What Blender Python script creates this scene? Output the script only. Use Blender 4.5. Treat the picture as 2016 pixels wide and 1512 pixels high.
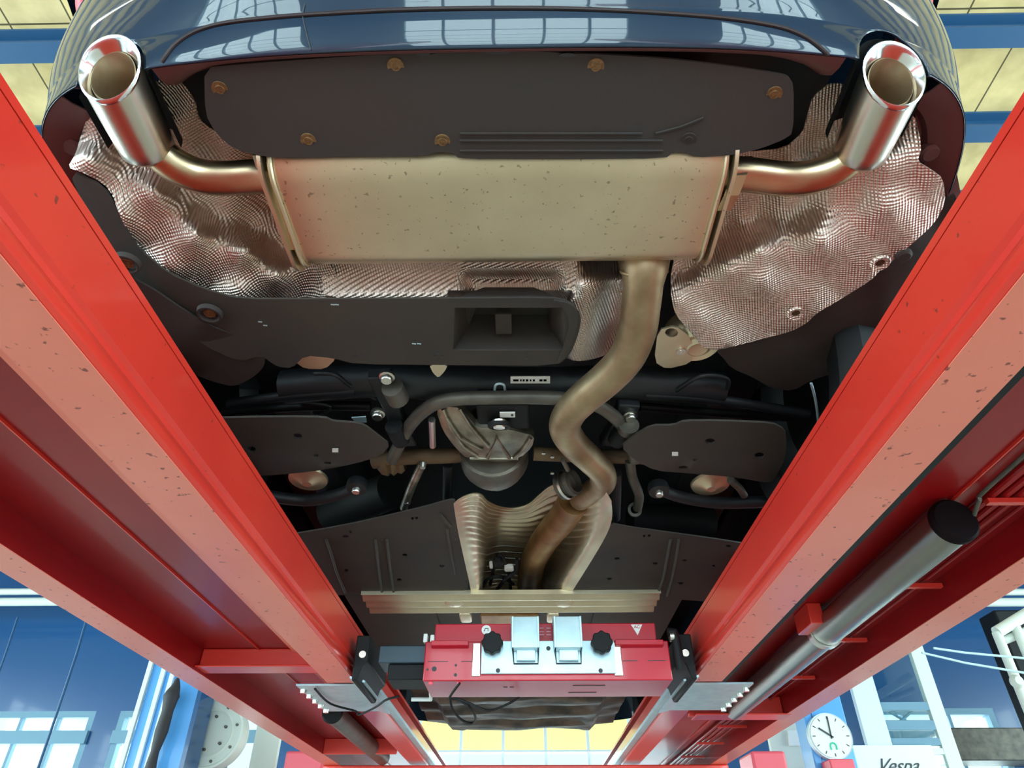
import bpy, bmesh, math, random
from mathutils import Vector, Matrix
from mathutils.geometry import delaunay_2d_cdt
from mathutils.bvhtree import BVHTree
random.seed(7)
for o in list(bpy.data.objects): bpy.data.objects.remove(o)
S = bpy.context.scene
COL = S.collection
PI = math.pi
# ------------------------------------------------------------------ camera
CZ = 1.5                       # camera height above the floor; shapes below are written relative to it
F = 1350.0
PITCH = math.atan(989.0 / F)
YAW = math.atan(27.0 / F * math.cos(PITCH))
cam_d = bpy.data.cameras.new('camera')
cam_d.sensor_width = 36.0
cam_d.lens = 36.0 * F / 2016.0
cam_d.clip_start = 0.02
cam = bpy.data.objects.new('camera', cam_d)
COL.objects.link(cam)
cam.location = (0, 0, CZ)
RM = Matrix.Rotation(YAW, 3, 'Z') @ Matrix.Rotation(PI / 2 + PITCH, 3, 'X')
cam.rotation_euler = RM.to_euler()
S.camera = cam
# ------------------------------------------------------------------ world, daylight, exposure
W = bpy.data.worlds.new('sky'); S.world = W
W.use_nodes = True
wn = W.node_tree.nodes
wn['Background'].inputs[0].default_value = (0.80, 0.92, 1.0, 1)
wn['Background'].inputs[1].default_value = 1.0
S.view_settings.view_transform = 'Standard'
S.view_settings.look = 'None'
S.view_settings.gamma = 1.0
S.view_settings.use_curve_mapping = False
S.view_settings.exposure = 0.52
S.cycles.max_bounces = 10
S.cycles.diffuse_bounces = 5
S.cycles.glossy_bounces = 5
S.cycles.transparent_max_bounces = 12

def area(name, loc, rot, sx, sy, power, col):
    l = bpy.data.lights.new(name, 'AREA'); l.shape = 'RECTANGLE'
    l.size = sx; l.size_y = sy; l.energy = power; l.color = col
    o = bpy.data.objects.new(name, l); COL.objects.link(o)
    o.location = (loc[0], loc[1], loc[2] + CZ); o.rotation_euler = rot
    return o
RW, YB, YF, ZC, ZF = 9.0, -4.6, 9.0, 4.6, -CZ
DAY = (0.80, 0.93, 1.0)
area('daylight_back', (0, YB - 0.5, 0.7), (PI / 2, 0, 0), 17, 3.8, 1500, DAY)
area('daylight_front', (0, YF + 0.5, 0.9), (-PI / 2, 0, 0), 17, 2.6, 420, DAY)
area('daylight_left', (-RW - 0.5, 0.5, 1.0), (0, -PI / 2, 0), 3.6, 12, 1300, DAY)
area('daylight_right', (RW + 0.5, 0.5, 1.0), (0, PI / 2, 0), 3.6, 12, 1300, DAY)

# ------------------------------------------------------------------ helpers
def P(px, py, Z=None, X=None, Y=None, D=None):
    d = RM @ Vector((px - 1008.0, 756.0 - py, -F))
    if Z is not None: return d * (Z / d.z)
    if Y is not None: return d * (Y / d.y)
    if X is not None: return d * (X / d.x)
    return d * (D / F)

def thing(name, label, cat, loc=(0, 0, 0), group=None):
    o = bpy.data.objects.new(name, None); COL.objects.link(o)
    o.empty_display_size = 0.1
    o.location = (loc[0], loc[1], loc[2] + CZ)
    o['label'] = label; o['category'] = cat
    if group: o['group'] = group
    return o

def rootloc(p):
    while p.parent: p = p.parent
    return Vector(p.location) - Vector((0, 0, CZ))

def part(name, bm, m, parent=None, smooth=True, bevel=0.0, label=None, ang=0.6):
    me = bpy.data.meshes.new(name)
    bmesh.ops.recalc_face_normals(bm, faces=bm.faces)
    if parent: L = rootloc(parent)
    else:
        vs = [v.co for v in bm.verts]
        L = Vector(((min(v.x for v in vs) + max(v.x for v in vs)) / 2, (min(v.y for v in vs) + max(v.y for v in vs)) / 2, min(v.z for v in vs)))
    for v in bm.verts: v.co -= L
    bm.to_mesh(me); bm.free()
    me.materials.append(m)
    if smooth:
        me.polygons.foreach_set('use_smooth', [True] * len(me.polygons))
        me.set_sharp_from_angle(angle=ang)
    o = bpy.data.objects.new(name, me); COL.objects.link(o)
    if parent: o.parent = parent
    else: o.location = L + Vector((0, 0, CZ))
    if bevel:
        b = o.modifiers.new('bevel', 'BEVEL'); b.width = bevel; b.segments = 2; b.limit_method = 'ANGLE'
    if label: o['label'] = label
    return o

def single(name, bm, m, label, cat, group=None, **k):
    o = part(name, bm, m, None, **k); o['label'] = label; o['category'] = cat
    if group: o['group'] = group
    return o
def struct(name, bm, m, **k):
    o = part(name, bm, m, None, **k); o['kind'] = 'structure'; return o

def box(bm, x0, x1, y0, y1, z0, z1, M=None):
    vs = [bm.verts.new((x, y, z)) for x in (x0, x1) for y in (y0, y1) for z in (z0, z1)]
    for f in ((0, 1, 3, 2), (4, 6, 7, 5), (0, 4, 5, 1), (2, 3, 7, 6), (0, 2, 6, 4), (1, 5, 7, 3)):
        bm.faces.new([vs[i] for i in f])
    if M is not None:
        for v in vs: v.co = M @ v.co
    return vs
def B(*a, **k):
    bm = bmesh.new(); box(bm, *a, **k); return bm

def catmull(pts, n=6, closed=False):
    pts = [Vector(p) for p in pts]
    out = []
    N = len(pts)
    rng = range(N if closed else N - 1)
    for i in rng:
        if closed: p0, p1, p2, p3 = pts[i - 1], pts[i], pts[(i + 1) % N], pts[(i + 2) % N]
        else: p0, p1, p2, p3 = pts[max(i - 1, 0)], pts[i], pts[i + 1], pts[min(i + 2, N - 1)]
        for k in range(n):
            t = k / n
            out.append(0.5 * ((2 * p1) + (p2 - p0) * t + (2 * p0 - 5 * p1 + 4 * p2 - p3) * t * t + (3 * p1 - p0 - 3 * p2 + p3) * t ** 3))
    if not closed: out.append(pts[-1])
    return out

def tube(bm, pts, r, seg=16, smooth=0, caps=True, radii=None):
    if smooth:
        if radii: 
            q = catmull([Vector((*p, rr)) for p, rr in zip(pts, radii)], smooth) if False else None
            P3 = catmull(pts, smooth); R3 = []
            for i in range(len(pts) - 1):
                for k in range(smooth): R3.append(radii[i] + (radii[i + 1] - radii[i]) * k / smooth)
            R3.append(radii[-1]); pts, radii = P3, R3
        else: pts = catmull(pts, smooth)
    pts = [Vector(p) for p in pts]
    if radii is None: radii = [r] * len(pts)
    t0 = (pts[1] - pts[0]).normalized()
    n = t0.orthogonal().normalized()
    rings = []
    for i, p in enumerate(pts):
        a = pts[max(i - 1, 0)]; b = pts[min(i + 1, len(pts) - 1)]
        t = (b - a).normalized()
        n = (n - t * n.dot(t)).normalized()
        bb = t.cross(n)
        rings.append([bm.verts.new(p + radii[i] * (math.cos(2 * PI * k / seg) * n + math.sin(2 * PI * k / seg) * bb)) for k in range(seg)])
    for i in range(len(rings) - 1):
        for k in range(seg):
            bm.faces.new((rings[i][k], rings[i][(k + 1) % seg], rings[i + 1][(k + 1) % seg], rings[i + 1][k]))
    if caps:
        bm.faces.new(rings[0]); bm.faces.new(rings[-1])
    return bm
def T(pts, r, **k): return tube(bmesh.new(), pts, r, **k)

def lathe(bm, prof, c, axis, seg=24, closed=False):
    """prof: (radius, distance along axis)"""
    axis = Vector(axis).normalized(); c = Vector(c)
    n = axis.orthogonal().normalized(); b = axis.cross(n)
    rings = []
    for r, h in prof:
        if r < 1e-6: rings.append([bm.verts.new(c + axis * h)])
        else: rings.append([bm.verts.new(c + axis * h + r * (math.cos(2 * PI * k / seg) * n + math.sin(2 * PI * k / seg) * b)) for k in range(seg)])
    rr = list(zip(rings, rings[1:]))
    if closed: rr.append((rings[-1], rings[0]))
    for A, Bq in rr:
        for k in range(seg):
            k2 = (k + 1) % seg
            f = [A[k % len(A)], A[k2 % len(A)], Bq[k2 % len(Bq)], Bq[k % len(Bq)]]
            g = []
            for v in f:
                if v not in g: g.append(v)
            if len(g) > 2: bm.faces.new(g)
    return bm
def LA(*a, **k): return lathe(bmesh.new(), *a, **k)

def prism(bm, prof, a, b, axis='Y'):
    """closed profile in the plane across axis, swept from a to b"""
    def mk(p, t):
        if axis == 'Y': return (p[0], t, p[1])
        if axis == 'X': return (t, p[0], p[1])
        return (p[0], p[1], t)
    A = [bm.verts.new(mk(p, a)) for p in prof]; Q = [bm.verts.new(mk(p, b)) for p in prof]
    n = len(prof)
    for i in range(n): bm.faces.new((A[i], A[(i + 1) % n], Q[(i + 1) % n], Q[i]))
    bm.faces.new(A); bm.faces.new(Q)
    return bm
def PR(*a, **k): return prism(bmesh.new(), *a, **k)

def inside(x, y, poly):
    c = False; n = len(poly); j = n - 1
    for i in range(n):
        xi, yi = poly[i]; xj, yj = poly[j]
        if (yi > y) != (yj > y) and x < (xj - xi) * (y - yi) / (yj - yi) + xi: c = not c
        j = i
    return c
def rnd(poly, it=2):
    for _ in range(it):
        out = []
        for i in range(len(poly)):
            a = poly[i]; b = poly[(i + 1) % len(poly)]
            out += [(a[0] * .8 + b[0] * .2, a[1] * .8 + b[1] * .2), (a[0] * .2 + b[0] * .8, a[1] * .2 + b[1] * .8)]
        poly = out
    return poly
def idw(ctrl, pw=2.0):
    def f(x, y):
        s = w = 0.0
        for cx, cy, cz in ctrl:
            d = math.hypot(x - cx, y - cy) + 50.0
            q = d ** -pw; s += q * cz; w += q
        return s / w
    return f
def disc_px(x, y, rx, ry, n=10): return [(x + rx * math.cos(2 * PI * k / n), y + ry * math.sin(2 * PI * k / n)) for k in range(n)]

def sheet(outline, zf, th=0.003, step=14, holes=(), rough=0.0, smooth_it=1):
    """a formed sheet with true thickness; outline taken from the picture, height above the camera from zf"""
    if not callable(zf):
        zc = zf; zf = lambda x, y: zc
    if smooth_it: outline = rnd(outline, smooth_it)
    def dens(p):
        out = []
        for i in range(len(p)):
            a = p[i]; b = p[(i + 1) % len(p)]
            n = max(1, int(math.hypot(b[0] - a[0], b[1] - a[1]) / (step * 1.3)))
            for k in range(n): out.append((a[0] + (b[0] - a[0]) * k / n, a[1] + (b[1] - a[1]) * k / n))
        return out
    outline = dens(outline)
    vs = []; es = []
    for poly in [outline] + [list(h) for h in holes]:
        s = len(vs); n = len(poly)
        vs += [Vector(p) for p in poly]
        es += [(s + i, s + (i + 1) % n) for i in range(n)]
    x0 = min(p[0] for p in outline); x1 = max(p[0] for p in outline)
    y0 = min(p[1] for p in outline); y1 = max(p[1] for p in outline)
    y = y0 + step / 2; row = 0
    while y < y1:
        x = x0 + (step / 2 if row % 2 else 0)
        while x < x1:
            if inside(x, y, outline) and not any(inside(x, y, h) for h in holes):
                vs.append(Vector((x, y)))
            x += step
        y += step; row += 1
    V, E, Fc, *_ = delaunay_2d_cdt(vs, es, [], 0, 0.01)
    bm = bmesh.new()
    lo = []; hi = []
    for v in V:
        z = zf(v.x, v.y) + (random.uniform(-rough, rough) if rough else 0)
        p = P(v.x, v.y, Z=z)
        lo.append(bm.verts.new(p)); hi.append(bm.verts.new(p + Vector((0, 0, th))))
    ec = {}
    for f in Fc:
        cx = sum(V[i].x for i in f) / len(f); cy = sum(V[i].y for i in f) / len(f)
        if not inside(cx, cy, outline) or any(inside(cx, cy, h) for h in holes): continue
        bm.faces.new([lo[i] for i in f]); bm.faces.new([hi[i] for i in reversed(f)])
        for k in range(len(f)):
            e = (f[k], f[(k + 1) % len(f)]); kk = tuple(sorted(e))
            ec.setdefault(kk, []).append(e)
    for kk, l in ec.items():
        if len(l) == 1:
            a, b = l[0]; bm.faces.new((lo[b], lo[a], hi[a], hi[b]))
    for v in [v for v in bm.verts if not v.link_faces]: bm.verts.remove(v)
    return bm

def loft(rows, closed=False, th=0.0, dirn=(0, 0, 1)):
    bm = bmesh.new()
    G = [[bm.verts.new(p) for p in r] for r in rows]
    m = len(rows[0])
    for i in range(len(G) - 1):
        for k in range(m if closed else m - 1):
            bm.faces.new((G[i][k], G[i][(k + 1) % m], G[i + 1][(k + 1) % m], G[i + 1][k]))
    if th:
        bmesh.ops.recalc_face_normals(bm, faces=bm.faces)
        off = Vector(dirn) * th
        H = [[bm.verts.new(v.co + off) for v in r] for r in G]
        for i in range(len(G) - 1):
            for k in range(m - 1):
                bm.faces.new((H[i][k], H[i + 1][k], H[i + 1][k + 1], H[i][k + 1]))
        for i in range(len(G) - 1):
            for k in (0, m - 1): bm.faces.new((G[i][k], G[i + 1][k], H[i + 1][k], H[i][k]))
        for k in range(m - 1):
            for i in (0, len(G) - 1): bm.faces.new((G[i][k], G[i][k + 1], H[i][k + 1], H[i][k]))
    return bm

# ------------------------------------------------------------------ materials
def mat(name, col, rough=0.5, metal=0.0, coat=0.0, var=None, bump=None, specks=None, spec=0.5, coat_rough=0.05, rvar=0.0):
    m = bpy.data.materials.new(name); m.use_nodes = True
    nt = m.node_tree; N = nt.nodes; L = nt.links
    b = N['Principled BSDF']
    b.inputs['Base Color'].default_value = (*col, 1)
    b.inputs['Roughness'].default_value = rough
    b.inputs['Metallic'].default_value = metal
    b.inputs['Coat Weight'].default_value = coat
    b.inputs['Coat Roughness'].default_value = coat_rough
    b.inputs['Specular IOR Level'].default_value = spec
    tc = N.new('ShaderNodeTexCoord')
    src = None
    if var:
        col2, scale, amt = var[:3]
        n = N.new('ShaderNodeTexNoise'); n.inputs['Scale'].default_value = scale; n.inputs['Detail'].default_value = 6
        L.new(tc.outputs['Object'], n.inputs['Vector'])
        r = N.new('ShaderNodeValToRGB'); r.color_ramp.elements[0].position = 0.5 - amt; r.color_ramp.elements[1].position = 0.5 + amt
        L.new(n.outputs['Fac'], r.inputs['Fac'])
        r.color_ramp.elements[0].color = (*col2, 1); r.color_ramp.elements[1].color = (*col, 1)
        src = r.outputs['Color']
        if rvar:
            mr = N.new('ShaderNodeMapRange'); mr.inputs[3].default_value = rough + rvar; mr.inputs[4].default_value = rough
            L.new(n.outputs['Fac'], mr.inputs[0]); L.new(mr.outputs[0], b.inputs['Roughness'])
    if specks:
        c3, scale, th = specks
        n = N.new('ShaderNodeTexNoise'); n.inputs['Scale'].default_value = scale; n.inputs['Detail'].default_value = 3
        L.new(tc.outputs['Object'], n.inputs['Vector'])
        r = N.new('ShaderNodeValToRGB'); r.color_ramp.elements[0].position = th; r.color_ramp.elements[1].position = th + 0.05
        L.new(n.outputs['Fac'], r.inputs['Fac'])
        mx = N.new('ShaderNodeMix'); mx.data_type = 'RGBA'
        L.new(r.outputs['Color'], mx.inputs[0])
        if src: L.new(src, mx.inputs[6])
        else: mx.inputs[6].default_value = (*col, 1)
        mx.inputs[7].default_value = (*c3, 1)
        src = mx.outputs[2]
    if src: L.new(src, b.inputs['Base Color'])
    if bump:
        scale, st = bump[:2]
        n = N.new('ShaderNodeTexNoise'); n.inputs['Scale'].default_value = scale; n.inputs['Detail'].default_value = 4
        L.new(tc.outputs['Object'], n.inputs['Vector'])
        bp = N.new('ShaderNodeBump'); bp.inputs['Strength'].default_value = st; bp.inputs['Distance'].default_value = 0.002
        L.new(n.outputs['Fac'], bp.inputs['Height']); L.new(bp.outputs['Normal'], b.inputs['Normal'])
    return m

def foil(name, col, pitch=0.006, depth=0.0016, rough=0.33):
    m = mat(name, col, rough, 1.0, var=((col[0] * .7, col[1] * .66, col[2] * .62), 9, .22))
    nt = m.node_tree; N = nt.nodes; L = nt.links; b = N['Principled BSDF']
    tc = N.new('ShaderNodeTexCoord'); sp = N.new('ShaderNodeSeparateXYZ'); L.new(tc.outputs['Object'], sp.inputs[0])
    def lin(a, bb):
        s = N.new('ShaderNodeMath'); s.operation = 'MULTIPLY'; s.inputs[1].default_value = a * 2 * PI / pitch; L.new(sp.outputs[0], s.inputs[0])
        t = N.new('ShaderNodeMath'); t.operation = 'MULTIPLY_ADD'; t.inputs[1].default_value = bb * 2 * PI / pitch; L.new(sp.outputs[1], t.inputs[0]); L.new(s.outputs[0], t.inputs[2])
        u = N.new('ShaderNodeMath'); u.operation = 'SINE'; L.new(t.outputs[0], u.inputs[0]); return u
    u = lin(.78, .42); v = lin(-.42, .78)
    mu = N.new('ShaderNodeMath'); mu.operation = 'MULTIPLY'; L.new(u.outputs[0], mu.inputs[0]); L.new(v.outputs[0], mu.inputs[1])
    b1 = N.new('ShaderNodeBump'); b1.inputs['Strength'].default_value = 0.8; b1.inputs['Distance'].default_value = depth
    L.new(mu.outputs[0], b1.inputs['Height'])
    n = N.new('ShaderNodeTexNoise'); n.inputs['Scale'].default_value = 14; n.inputs['Detail'].default_value = 5; L.new(tc.outputs['Object'], n.inputs['Vector'])
    b2 = N.new('ShaderNodeBump'); b2.inputs['Strength'].default_value = 0.3; b2.inputs['Distance'].default_value = 0.003
    L.new(n.outputs['Fac'], b2.inputs['Height']); L.new(b2.outputs['Normal'], b1.inputs['Normal']); L.new(b1.outputs['Normal'], b.inputs['Normal'])
    return m

M = {}
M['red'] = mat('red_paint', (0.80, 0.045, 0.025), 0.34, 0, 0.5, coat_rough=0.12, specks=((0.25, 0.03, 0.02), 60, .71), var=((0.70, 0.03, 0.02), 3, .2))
M['red_lit'] = mat('red_paint_lit', (0.97, 0.26, 0.18), 0.42, 0, 0.3, coat_rough=0.2, specks=((0.30, 0.05, 0.03), 70, .665), var=((0.92, 0.21, 0.14), 4, .2))  # lift red with the flange sheen put into its colour; specks are dirt
M['red_shaded'] = mat('red_paint_shaded', (0.36, 0.004, 0.006), 0.40, 0, 0.2, spec=.3, coat_rough=0.12, var=((0.26, 0.003, 0.005), 2, .2))  # same lift red, darkened to paint in the shade of the recesses
M['crimson'] = mat('crimson_paint', (0.52, 0.006, 0.025), 0.35, 0, 0.25)
M['navy'] = mat('navy_car_paint', (0.008, 0.022, 0.045), 0.35, 0, 1.0, spec=0.2, coat_rough=0.02)
M['navy'].node_tree.nodes['Principled BSDF'].inputs['Coat IOR'].default_value = 1.47
M['plastic'] = mat('underbody_plastic', (0.046, 0.031, 0.028), 0.6, 0, spec=.3, var=((0.040, 0.034, 0.032), 6, .2), bump=(90, .25))
M['plastic2'] = mat('grey_floor_panel', (0.062, 0.050, 0.040), 0.62, 0, spec=.3, var=((0.045, 0.038, 0.036), 5, .2), bump=(60, .2))
M['dark'] = mat('dark_underbody', (0.012, 0.013, 0.016), 0.5, 0, bump=(40, .3))
M['black'] = mat('black_rubber', (0.009, 0.009, 0.010), 0.6, spec=.25)
M['steel'] = mat('stainless_muffler', (0.84, 0.70, 0.50), 0.36, 1.0, var=((0.68, 0.55, 0.38), 5, .2), specks=((0.44, 0.35, 0.24), 120, .66), rvar=0.1)
M['pipe'] = mat('heat_tinted_pipe', (0.48, 0.36, 0.22), 0.42, 0.85, var=((0.28, 0.18, 0.10), 11, .14), bump=(40, .2), rvar=0.15)
M['rustpipe'] = mat('brown_front_pipe', (0.45, 0.27, 0.12), 0.42, 0.8, var=((0.30, 0.15, 0.06), 14, .15))
M['tail'] = mat('tail_pipe_steel', (0.62, 0.47, 0.30), 0.3, 1.0, var=((0.5, 0.36, 0.22), 12, .2))
M['tip'] = mat('brushed_tip', (0.70, 0.64, 0.55), 0.30, 1.0)
M['chrome'] = mat('polished_rim', (0.92, 0.92, 0.93), 0.16, 1.0)
M['foil'] = foil('embossed_foil', (0.95, 0.80, 0.72), rough=.42, depth=.0013)
M['alu'] = mat('rippled_aluminium', (0.86, 0.74, 0.52), 0.36, 0.85, var=((0.66, 0.56, 0.40), 8, .2))
M['cast'] = mat('cast_aluminium', (0.50, 0.45, 0.37), 0.38, 0.9, var=((0.22, 0.19, 0.15), 18, .15), bump=(60, .4))
M['castdk'] = mat('dull_cast_iron', (0.17, 0.15, 0.12), 0.5, 0.5, var=((0.09, 0.08, 0.07), 14, .2), bump=(50, .4))
M['brown'] = mat('rusty_steel', (0.20, 0.12, 0.06), 0.6, 0.3, var=((0.09, 0.05, 0.03), 15, .2))
M['screw'] = mat('rusty_screw', (0.30, 0.16, 0.065), 0.5, 0.4, var=((0.14, 0.07, 0.03), 220, .2))
M['zinc'] = mat('zinc_plated', (0.62, 0.78, 0.84), 0.4, 0.5, var=((0.48, 0.64, 0.72), 25, .25))
M['bolt'] = mat('bright_bolt', (0.75, 0.72, 0.66), 0.3, 1.0)
M['white'] = mat('white_label', (0.85, 0.85, 0.82), 0.5)
M['ink'] = mat('dark_ink', (0.03, 0.03, 0.035), 0.5)
M['cyl'] = mat('brushed_cylinder', (0.30, 0.29, 0.25), 0.34, 1.0, var=((0.24, 0.23, 0.20), 4, .2))
M['maroon'] = mat('maroon_plastic', (0.13, 0.045, 0.045), 0.45)
M['slate'] = mat('slate_blue_steel', (0.035, 0.06, 0.08), 0.4, 0.3)
M['bluepost'] = mat('sky_blue_paint', (0.09, 0.36, 0.80), 0.35, 0, 0.2)
M['bluewall'] = mat('blue_wall_panel', (0.008, 0.075, 0.22), 0.25, 0, 0.3)
M['bluebeam'] = mat('blue_beam_paint', (0.012, 0.075, 0.18), 0.45)
M['cream'] = mat('cream_paint', (0.72, 0.74, 0.66), 0.5)
M['pale'] = mat('pale_frame', (0.74, 0.82, 0.84), 0.45)
M['grey'] = mat('grey_frame', (0.16, 0.30, 0.40), 0.5)
M['pink'] = mat('coral_red_enamel', (0.85, 0.10, 0.14), 0.4)
M['green'] = mat('green_mark', (0.05, 0.65, 0.40), 0.5)
M['rope'] = mat('pale_rope', (0.60, 0.78, 0.82), 0.5)
M['floor'] = mat('pale_floor', (0.46, 0.42, 0.36), 0.35, var=((0.38, 0.35, 0.30), 1.2, .25))
M['wallp'] = mat('painted_wall', (0.62, 0.66, 0.64), 0.7)
M['hose'] = mat('grey_brown_hose', (0.03, 0.026, 0.03), 0.6)

def ceiling_mat():
    m = mat('wood_wool_ceiling', (0.85, 0.62, 0.28), 0.8)
    nt = m.node_tree; N = nt.nodes; L = nt.links; b = N['Principled BSDF']
    tc = N.new('ShaderNodeTexCoord')
    mp = N.new('ShaderNodeMapping'); mp.inputs['Rotation'].default_value = (0, 0, PI / 2); L.new(tc.outputs['Object'], mp.inputs[0])
    br = N.new('ShaderNodeTexBrick'); br.offset = 0; br.inputs['Scale'].default_value = 1
    br.inputs['Brick Width'].default_value = 2.88; br.inputs['Row Height'].default_value = 0.42
    br.inputs['Mortar Size'].default_value = 0.006; br.inputs['Mortar Smooth'].default_value = 0
    br.inputs['Color1'].default_value = (0.88, 0.66, 0.30, 1); br.inputs['Color2'].default_value = (0.82, 0.62, 0.32, 1); br.inputs['Mortar'].default_value = (0.12, 0.09, 0.04, 1)
    L.new(mp.outputs[0], br.inputs['Vector'])
    n = N.new('ShaderNodeTexNoise'); n.inputs['Scale'].default_value = 6; n.inputs['Detail'].default_value = 8; L.new(tc.outputs['Object'], n.inputs['Vector'])
    mx = N.new('ShaderNodeMix'); mx.data_type = 'RGBA'; mx.blend_type = 'MULTIPLY'; mx.inputs[0].default_value = 0.5
    r = N.new('ShaderNodeValToRGB'); r.color_ramp.elements[0].color = (.62, .58, .5, 1); r.color_ramp.elements[0].position = .35; r.color_ramp.elements[1].position = .65
    L.new(n.outputs['Fac'], r.inputs[0]); L.new(br.outputs['Color'], mx.inputs[6]); L.new(r.outputs[0], mx.inputs[7]); L.new(mx.outputs[2], b.inputs['Base Color'])
    return m
M['ceil'] = ceiling_mat()
def glass_mat():
    m = bpy.data.materials.new('window_glass'); m.use_nodes = True
    nt = m.node_tree; N = nt.nodes; L = nt.links; N.clear()
    o = N.new('ShaderNodeOutputMaterial'); t = N.new('ShaderNodeBsdfTransparent'); t.inputs[0].default_value = (.93, 1, .99, 1)
    g = N.new('ShaderNodeBsdfGlossy'); g.inputs['Roughness'].default_value = .03
    x = N.new('ShaderNodeMixShader'); x.inputs[0].default_value = .08
    L.new(t.outputs[0], x.inputs[1]); L.new(g.outputs[0], x.inputs[2]); L.new(x.outputs[0], o.inputs[0]); return m
M['glass'] = glass_mat()
def blind_mat():
    m = bpy.data.materials.new('cream_blind'); m.use_nodes = True
    nt = m.node_tree; N = nt.nodes; L = nt.links; N.clear()
    o = N.new('ShaderNodeOutputMaterial'); t = N.new('ShaderNodeBsdfTranslucent'); t.inputs[0].default_value = (.92, .80, .42, 1)
    g = N.new('ShaderNodeBsdfDiffuse'); g.inputs[0].default_value = (.8, .76, .45, 1)
    x = N.new('ShaderNodeMixShader'); x.inputs[0].default_value = .4
    L.new(t.outputs[0], x.inputs[1]); L.new(g.outputs[0], x.inputs[2]); L.new(x.outputs[0], o.inputs[0]); return m
M['blind'] = blind_mat()
def emit(name, col, s):
    m = bpy.data.materials.new(name); m.use_nodes = True
    b = m.node_tree.nodes['Principled BSDF']; b.inputs['Emission Color'].default_value = (*col, 1); b.inputs['Emission Strength'].default_value = s
    return m
M['lamp'] = emit('tube_glow', (1, .9, .7), 14)

# ------------------------------------------------------------------ the workshop
struct('floor', B(-RW, RW, YB, YF, ZF - .2, ZF), M['floor'], smooth=False)
struct('ceiling', B(-RW, RW, YB, YF, ZC, ZC + .2), M['ceil'], smooth=False)
tn = 0
for py in range(-8, 14):
    y = 2.30 + py * .71
    if not (YB < y < YF): continue
    bm = bmesh.new()
    prism(bm, [(y - .07, ZC), (y - .07, ZC - .02), (y - .012, ZC - .03), (y - .012, ZC - .15), (y - .07, ZC - .16), (y - .07, ZC - .18), (y + .07, ZC - .18), (y + .07, ZC - .16), (y + .012, ZC - .15), (y + .012, ZC - .03), (y + .07, ZC - .02), (y + .07, ZC)], -RW, RW, 'X')
    tn += 1
    struct('trim_%d' % tn, bm, M['bluebeam'], smooth=False)

def wall_open(name, axis, pos, th, a0, a1, openings, m):
    """wall with a row of openings (u0,u1,z0,z1), built as piers and bands"""
    bm = bmesh.new()
    def bx(u0, u1, z0, z1):
        if u1 - u0 < 1e-4 or z1 - z0 < 1e-4: return
        if axis == 'Y': box(bm, u0, u1, min(pos, pos + th), max(pos, pos + th), z0, z1)
        else: box(bm, min(pos, pos + th), max(pos, pos + th), u0, u1, z0, z1)
    z0, z1 = openings[0][2], openings[0][3]
    bx(a0, a1, ZF, z0); bx(a0, a1, z1, ZC)
    u = a0
    for o in openings:
        bx(u, o[0], z0, z1); u = o[1]
    bx(u, a1, z0, z1)
    return struct(name, bm, m, smooth=False)
wcount = 0
def window(axis, pos, u0, u1, z0, z1, nu, nz, bar=.03, fm='pale', frame=.07):
    global wcount; wcount += 1
    c = ((u0 + u1) / 2, pos, z0) if axis == 'Y' else (pos, (u0 + u1) / 2, z0)
    e = bpy.data.objects.new('window_%d' % wcount, None); COL.objects.link(e); e.location = (c[0], c[1], c[2] + CZ); e['kind'] = 'structure'
    bm = bmesh.new(); gl = bmesh.new()
    def bx(b, a0, a1, q0, q1, d):
        if axis == 'Y': box(b, a0, a1, pos - d, pos + d, q0, q1)
        else: box(b, pos - d, pos + d, a0, a1, q0, q1)
    bx(bm, u0, u0 + frame, z0, z1, .05); bx(bm, u1 - frame, u1, z0, z1, .05); bx(bm, u0 + frame, u1 - frame, z0, z0 + frame, .05); bx(bm, u0 + frame, u1 - frame, z1 - frame, z1, .05)
    for i in range(1, nu):
        u = u0 + (u1 - u0) * i / nu; bx(bm, u - bar / 2, u + bar / 2, z0 + frame, z1 - frame, .03)
    for i in range(1, nz):
        z = z0 + (z1 - z0) * i / nz; bx(bm, u0 + frame, u1 - frame, z - bar / 2, z + bar / 2, .026)
    bx(gl, u0 + .02, u1 - .02, z0 + .02, z1 - .02, .004)
    part('window_frame', bm, M[fm], e, smooth=False); part('glazing', gl, M['glass'], e, smooth=False)
bo = [(-8.4 + i * 3.6, -8.4 + i * 3.6 + 2.5, -1.15, 2.5) for i in range(5)]
wall_open('wall_back', 'Y', YB, -.25, -RW, RW, bo, M['bluewall'])
for o in bo: window('Y', YB - .12, *o, 5, 6, fm='grey')
fo = [(-8.8, -5.2, -1.0, 1.72), (-4.9, -3.1, -1.0, 1.72), (-1.75, 1.75, -1.0, 1.72), (4.0, 5.6, -1.0, 1.72), (6.2, 8.7, -1.0, 1.72)]
wall_open('wall_front', 'Y', YF, .25, -RW, RW, fo, M['bluewall'])
for i, o in enumerate(fo):
    window('Y', YF + .05, *o, (8, 4, 7, 3, 4)[i], 1, fm='pale' if i == 2 else 'grey', bar=.035)
    tn += 1; struct('trim_%d' % tn, B(o[0], o[1], YF - .05, YF - .001, 1.26 if i == 2 else 1.36, 1.28 if i == 2 else 1.50), M['pale' if i == 2 else 'grey'], smooth=False)
for s, nm in ((-1, 'left'), (1, 'right')):
    so = [(-4.4 + i * 3.3, -4.4 + i * 3.3 + 2.9, -.6, 2.8) for i in range(4)]
    wall_open('wall_' + nm, 'X', s * RW, s * .25, YB, YF, so, M['wallp'])
    for o in so: window('X', s * (RW + .12), *o, 5, 5, fm='grey')

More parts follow.
